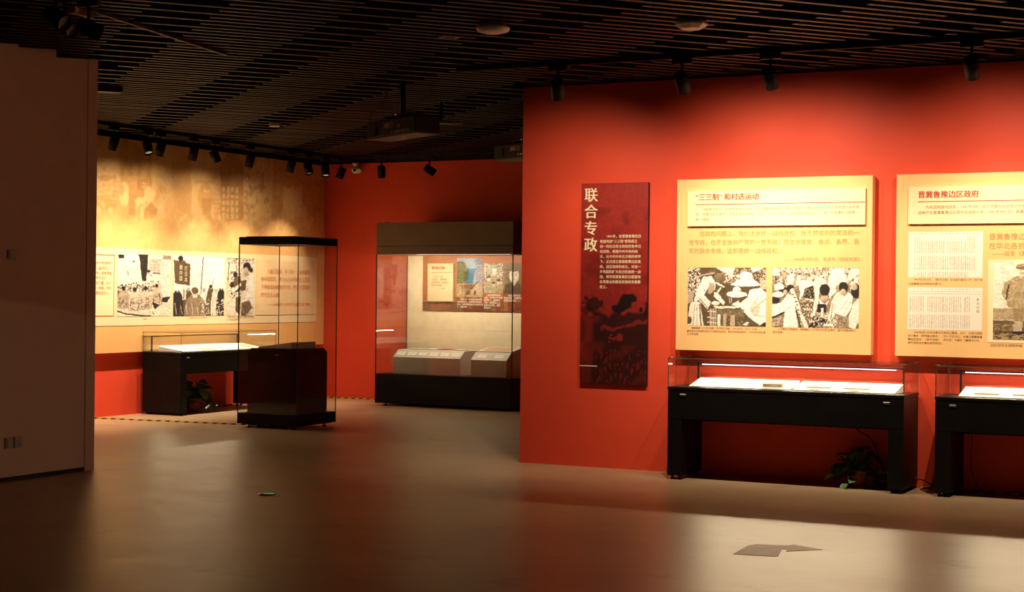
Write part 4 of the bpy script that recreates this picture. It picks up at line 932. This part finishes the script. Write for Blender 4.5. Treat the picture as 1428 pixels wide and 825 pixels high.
def grey_plinth(label, x0, x1, y0, y1, zf, zt, ncards, cats):
    t = thing('slanted_plinth', label, 'plinth', (x0, y0, .449), 0, 'grey plinths in the large case'); w_ = x1-x0; d_ = y1-y0
    MB().prism([(0, 0), (d_, 0), (d_, zt-.449), (.14, zt-.449), (0, zf-.449)], 'x', 0, w_).build('body', 'plinth_grey', t, bevel=.002)
    al = math.atan2(zt-zf, .14)
    for k in range(ncards):
        xx = x0+w_*(k+.55)/(ncards+.1)
        c = thing('label_card', NTH[k]+' small white label card along the front of the '+cats, 'card', (xx, y0+.062, zf+(zt-zf)*.062/.14+.0015), 0, 'label cards in the large case'); c.rotation_euler = (al, 0, 0)
        bx('card', -.062, .062, -.036, .036, 0, .003, 'paper_white', c)
        q = MB()
        for j in range(3): q.box(-.045, .045-.02*(j == 2), .018-.016*j, .021-.016*j, .003, .0034)
        q.build('printed_lines', 'brown_print', c)
    return t
grey_plinth('longer light grey slanted plinth at the left of the large case', -11.835, -10.755, 19.60, 20.20, .685, .788, 6, 'longer grey plinth')
grey_plinth('shorter light grey slanted plinth at the right of the large case', -10.585, -10.03, 19.60, 20.20, .678, .780, 2, 'shorter grey plinth')
for k, (x, w2, mt_, lb) in enumerate(((-11.62, .20, 'paper', 'first aged booklet on top of the longer grey plinth'), (-11.36, .16, 'paper_white', 'second aged booklet on top of the longer grey plinth'), (-11.14, .17, 'red_print', 'red-covered booklet on top of the longer grey plinth'), (-10.92, .18, 'paper', 'yellowed booklet at the right end of the longer grey plinth'))):
    t = thing('booklet', lb, 'book', (x, 19.93, .7885), 0, 'booklets on the longer grey plinth'); bx('page_block', -w2/2+.003, w2/2-.003, -.11, .11, .001, .012, 'paper_white', t); bx('cover', -w2/2, w2/2, -.115, .115, .012, .014, mt_, t)
t = thing('open_newspaper', 'yellowed open newspaper on the shorter grey plinth', 'newspaper', (-10.305, 19.93, .781)); wedge('stand', -.27, .27, -.17, .17, 0, .012, .06, 'plinth_grey', t)
MB().prism([(-.165, .0135), (.165, .0615), (.165, .0635), (-.165, .0155)], 'x', -.25, .25).build('sheet', 'paper', t)
q = MB()
for k in range(9):
    x = -.22+k*.05; q.prism([(-.14, .0195), (.14, .0602), (.14, .0608), (-.14, .0201)], 'x', x, x+.03)
q.build('printed_columns', 'brown_print', t)

# ------------------------------------------------------------------ ceiling fixtures
def disc(name, label, cat, x, y, r, h, z=CEIL):
    t = thing(name, label, cat, (x, y, z)); MB().lathe([(r*.72, 0), (r*.80, -h*.35), (r*.98, -h*.42), (r, -h*.55), (r*.88, -h*.82), (r*.5, -h), (.001, -h*1.03)], 32, cap1=False).build('shell', 'fixture_white', t)
    MB().lathe([(r*.73, .012), (r*.73, 0)], 24).build('mounting_plate', 'black_matt', t); return t
disc('ceiling_dome', 'rounder white shallow dome fixture on the ceiling, beside the slotted plate', 'ceiling fixture', -5.42, 10.32, .125, .075)
t = thing('ceiling_dome', 'smaller angular white fixture on the ceiling near the red wall', 'ceiling fixture', (-4.07, 10.78, CEIL), .3)
MB().lathe([(.10, 0), (.12, -.02), (.12, -.035), (.075, -.062)], 8, smooth=False).build('shell', 'fixture_white', t)
q = MB()
for k in range(5): q.box(-.06+.028*k, -.046+.028*k, -.126, -.108, -.022, -.012)
q.build('vent_slots', 'black_matt', t)
t = thing('ceiling_plate', 'small rectangular ceiling plate with a dark slot', 'ceiling fixture', (-6.0, 10.72, CEIL-.012), SA)
bx('plate', -.075, .075, -.06, .06, 0, .012, 'taupe', t, bevel=.003); bx('slot', -.035, .035, -.012, .012, -.002, .0, 'void', t)
t = thing('ceiling_sensor', 'tiny bright sensor on the far ceiling above the tall case', 'sensor', (-10.95, 15.43, CEIL-.045), .47)
bx('body', -.06, .06, -.035, .035, 0, .045, 'fixture_white', t, bevel=.006); bx('eye', -.02, .02, -.032, -.03, .008, .02, 'steel', t)
t = thing('security_camera', 'small white security camera on the far red wall beside the spotlights', 'camera', (-13.02, BY-.10, 3.47))
MB().lathe([(.05, .05), (.05, .03), (.03, .02), (.03, 0)], 18).build('base', 'fixture_white', t); 
mb = MB().lathe([(.0, .0), (.03, .002), (.042, .03), (.042, .12), (.034, .135)], 20); mb.build('body', 'fixture_white', t, (0.02, .05, -.02), (math.radians(115), 0, math.radians(35)))
MB().lathe([(.055, -.02), (.06, -.05), (.045, -.09), (.02, -.105), (.001, -.108)], 20, cap1=False).build('dome', 'fixture_white', t); MB().lathe([(.018, 0), (.018, .012)], 14).build('lens', 'void', t, (.022, -.055, -.065), (math.radians(80), 0, .3))

def projector(label, near, z, k=1.0):
    t = thing('projector', label, 'projector', (near[0], near[1], z), math.radians(150)); W2, D2, H2 = .92*k, .27*k, .165*k
    # local x runs along the connector side, y into the depth
    b = bx('body', 0, W2, -D2, 0, .012, H2, 'black_matt', t, bevel=.008); bx('underside', .004, W2-.004, -D2+.004, -.004, 0, .012, 'taupe', t, bevel=.004)
    s = bx('sticker', W2*.44, W2*.64, .0, .0015, H2*.52, H2*.80, 'copper', b); bx('barcode', W2*.46, W2*.53, .0015, .002, H2*.56, H2*.76, 'dark_print', s)
    bx('sticker', W2*.62, W2*.82, -D2*.92, -D2*.75, -.0015, 0, 'copper', t); bx('brand_plate', W2*.44, W2*.50, -D2*.55, -D2*.45, -.002, 0, 'steel', t)
    q = MB()
    for j in range(7): q.box(W2*(.12+.055*j), W2*(.12+.055*j)+.022, 0, .003, H2*.18, H2*.30)
    tag(q.build('sockets', 'steel', b), kind='stuff'); MB().lathe([(.045, 0), (.05, .004), (.05, .010)], 20).build('fan_grille', 'black', b, (W2*.84, 0, H2*.45), (math.radians(-90), 0, 0))
    bx('knob', W2*.30, W2*.33, 0, .008, H2*.46, H2*.62, 'yellow_tape', b); bx('signal_lamp', W2*.42, W2*.43, -.02, -.012, H2+.03, H2+.038, 'led_dot', t)
    bx('mount_plate', W2*.25, W2*.75, -D2*.8, -D2*.2, H2+.03, H2+.045, 'black_matt', t); bx('mount_arm', W2*.3, W2*.34, -D2*.75, -D2*.25, H2, H2+.03, 'black_matt', t); bx('mount_arm', W2*.66, W2*.7, -D2*.75, -D2*.25, H2, H2+.03, 'black_matt', t)
    MB().lathe([(.028, H2+.045), (.028, CEIL+.05-z)], 14, cx=W2*.5, cy=-D2*.5).build('mount_pole', 'black_matt', t)
    for x in (.02, W2-.02): MB().tube([(x, -.01, H2), (x-.02, -.03, H2+.1), (x-.1, -.12, H2+.2), (x-.14, -.15, CEIL+.05-z)], .006, 6).build('cable', 'rubber', t)
    return t
projector('black projector hung from the ceiling left of the red wall corner', (-7.45, 12.673), 3.05)
projector('black projector hung farther back, half hidden by the red wall corner', (-7.57, 15.53), 3.08)
t = thing('ceiling_bracket', 'thin dark bracket on the ceiling behind the nearer projector', 'bracket', (-8.15, 14.4, CEIL-.22), .5)
bx('bar', -.22, .22, -.02, .02, 0, .025, 'brown_metal', t); bx('post', -.015, .015, -.015, .015, .025, .24, 'black_matt', t)
t = thing('junction_box', 'dark box between the boards beside the top of the pale partition', 'box', (-10.55, 12.05, 3.50), SA)
bx('body', -.17, .17, -.07, .07, 0, .09, 'black_matt', t, bevel=.004); bx('lid', -.16, .16, -.06, .06, -.008, 0, 'black_matt', t)

# ------------------------------------------------------------------ partition fittings
def wall_plate(name, label, y, z, w2, h2, rockers, group=None):
    t = thing(name, label, 'switch' if 'switch' in name else 'socket', (-9.757, y, z), 0, group); bx('plate', 0, .012, -w2/2, w2/2, -h2/2, h2/2, 'socket', t, bevel=.003)
    if rockers: bx('rocker', .012, .018, -w2*.36, w2*.36, -h2*.38, h2*.38, 'socket', t, bevel=.002)
    else:
        q = MB()
        for a, b in ((-.014, .012), (.014, .012), (0, -.012), (-.012, -.024), (.012, -.024)): q.box(.0121, .0128, a-.003, a+.003, b-.006, b+.006)
        q.build('slots', 'void', t)
    return t
wall_plate('wall_switch', 'pale wall switch at head height on the near partition', 10.04, 1.876, .088, .088, True)
wall_plate('wall_socket', 'pale power socket low on the partition, nearer the frame edge', 10.03, .318, .088, .092, True, 'low sockets on the partition'); wall_plate('wall_socket', 'pale power socket low on the partition, nearer the corner post', 10.135, .318, .09, .092, False, 'low sockets on the partition')

# ------------------------------------------------------------------ floor marks
A_ = [(-3.289, 9.533), (-3.315, 9.90), (-3.29, 9.985), (-3.09, 10.045), (-3.078, 10.10), (-2.85, 9.99), (-3.033, 9.80), (-3.045, 9.885), (-3.085, 9.885), (-3.02, 9.60), (-3.03, 9.575)]
t = thing('floor_arrow', 'worn brown arrow sticker on the floor before the first low case', 'floor sticker'); MB().prism(A_, 'z', .0005, .0022).build('sticker', 'arrow', t)
t = thing('floor_exit_marker', 'round floor marker with a green running arrow sign, set in mid floor', 'floor marker', (-7.42, 10.43, 0), .45)
MB().lathe([(.085, .0005), (.085, .006), (.072, .009)], 32).build('steel_ring', 'steel', t); MB().lathe([(.07, .0085), (.07, .0105)], 32).build('lens', 'disc_black', t)
MB().prism([(-.01, -.012), (.02, -.012), (.02, -.028), (.05, 0), (.02, .028), (.02, .012), (-.045, .012), (-.045, -.004)], 'z', .0106, .0118).build('green_arrow', 'green', t)
def tape(label, p0, p1, wd=.05):
    p0, p1 = Vector((*p0, 0)), Vector((*p1, 0)); L = (p1-p0).length
    t = thing('hazard_strip', label, 'floor strip', (p0.x, p0.y, 0), math.atan2(p1.y-p0.y, p1.x-p0.x), 'yellow and black floor strips'); bx('yellow_strip', 0, L, -wd/2, wd/2, .0004, .014, 'yellow_tape', t, bevel=.003)
    n = int(L/.13)
    me = None
    for k in range(n):
        if me is None:
            o = MB().prism([(0, -wd/2-.001), (.06, -wd/2-.001), (.11, wd/2+.001), (.05, wd/2+.001)], 'z', .0004, .0148).build('black_stripe', 'black_tape', t, (.03, 0, 0)); me = o.data
        else:
            o = bpy.data.objects.new('black_stripe', me); C.objects.link(o); o.parent = t; o.location = (.03+k*.13, 0, 0)
    return t
tape('yellow and black floor strip across the floor in front of the yellow-wall case', (-13.66, 15.45), (-11.05, 15.75))
tape('yellow and black floor strip along the foot of the far red wall', (-13.6, 20.45), (-12.1, 20.45)); tape('yellow and black floor strip behind the legs of the yellow-wall case', (-13.66, 16.75), (-13.66, 20.4)); tape('yellow and black floor strip along the red wall behind the frame-edge case', (-3.06, 13.632), (0, 13.632))

# ------------------------------------------------------------------ plants and cables
def plant(label, x, y, s=1.0, seed=3):
    r = random.Random(seed); t = thing('potted_plant', label, 'plant', (x, y, 0))
    MB().lathe([(.085*s, 0), (.095*s, .004), (.095*s, .012), (.07*s, .014)], 22).build('saucer', 'pot', t)
    MB().lathe([(.052*s, .014), (.058*s, .03), (.075*s, .125*s), (.082*s, .125*s), (.082*s, .15*s), (.072*s, .15*s), (.07*s, .12*s)], 22, cap1=False).build('pot', 'pot', t)
    MB().lathe([(.07*s, .12*s), (.07*s, .128*s)], 18).build('soil', 'soil', t)
    for k in range(80):
        az = r.uniform(0, 2*PI); rad = r.uniform(.02, .19)*s; h = (.15+r.uniform(.0, .20)-rad*.45)*s
        if k % 6 == 0: rad = r.uniform(.16, .24)*s; h = r.uniform(.03, .12)*s
        p = Vector((math.cos(az)*rad, math.sin(az)*rad*.75, h)); q = Vector((0, 0, .126*s)); mid = (p+q)/2+Vector((0, 0, .07*s))
        L = r.uniform(.06, .10)*s; W3 = L*.46
        prof = [(0, 0, 0), (.22, .85, .05), (.5, 1, .02), (.78, .62, -.06), (1, 0, -.18)]
        vs, fs = [], []
        for a, wv, dz in prof: vs += [(-wv*W3, a*L, dz*L+.12*L*wv), (0, a*L, dz*L), (wv*W3, a*L, dz*L+.12*L*wv)]
        for j in range(4):
            b = j*3; fs += [(b, b+1, b+4, b+3), (b+1, b+2, b+5, b+4)]
        n = len(vs); vs += [(v[0], v[1], v[2]-.0012) for v in vs]; fs += [tuple(i+n for i in f[::-1]) for f in fs]
        R = Matrix.Rotation(az-PI/2+r.uniform(-.7, .7), 4, 'Z') @ Matrix.Rotation(r.uniform(-.9, .35), 4, 'X') @ Matrix.Rotation(r.uniform(-.4, .4), 4, 'Y')
        mb = MB(); mb.add([(R @ Vector(v)) for v in vs], fs, 0, True); lf = mb.build('leaf', 'leaf', t, p)
        MB().tube([q-p, mid-p, (0, 0, 0)], .0025, 5).build('stem', 'leaf', lf)
    return t
plant('potted vine with drooping leaves under the first low case', -3.54, 13.45, 1.0, 5); plant('potted bushy plant under the case by the yellow wall', -13.32, 17.0, 1.25, 9)
def cable(label, pts, r=.006):
    t = thing('power_cable', label, 'cable', pts[0]); P = [Vector(p) for p in pts]; sm = []
    for i in range(len(P)-1):
        a, b, c, d = P[max(i-1, 0)], P[i], P[i+1], P[min(i+2, len(P)-1)]
        for k in range(6):
            u = k/6; sm.append(.5*((2*b)+(c-a)*u+(2*a-5*b+4*c-d)*u*u+(3*b-a-3*c+d)*u**3))
    sm.append(P[-1]); MB().tube([p-P[0] for p in sm], r, 6).build('cord', 'rubber', t); return t
cable('black cord hanging under the apron of the first low case', [(-3.62, 13.50, .53), (-3.55, 13.52, .46), (-3.47, 13.575, .40), (-3.40, 13.59, .24), (-3.33, 13.60, .04), (-3.28, 13.60, .008)])
cable('black cord on the floor between the two low cases', [(-3.12, 13.56, .10), (-3.02, 13.57, .075), (-2.92, 13.57, .03), (-2.80, 13.56, .008), (-2.6, 13.57, .008)])
cable('thin cord hanging under the frame-edge case', [(-2.62, 13.50, .53), (-2.62, 13.53, .4), (-2.63, 13.55, .2), (-2.55, 13.56, .03), (-2.45, 13.57, .008)], .004)
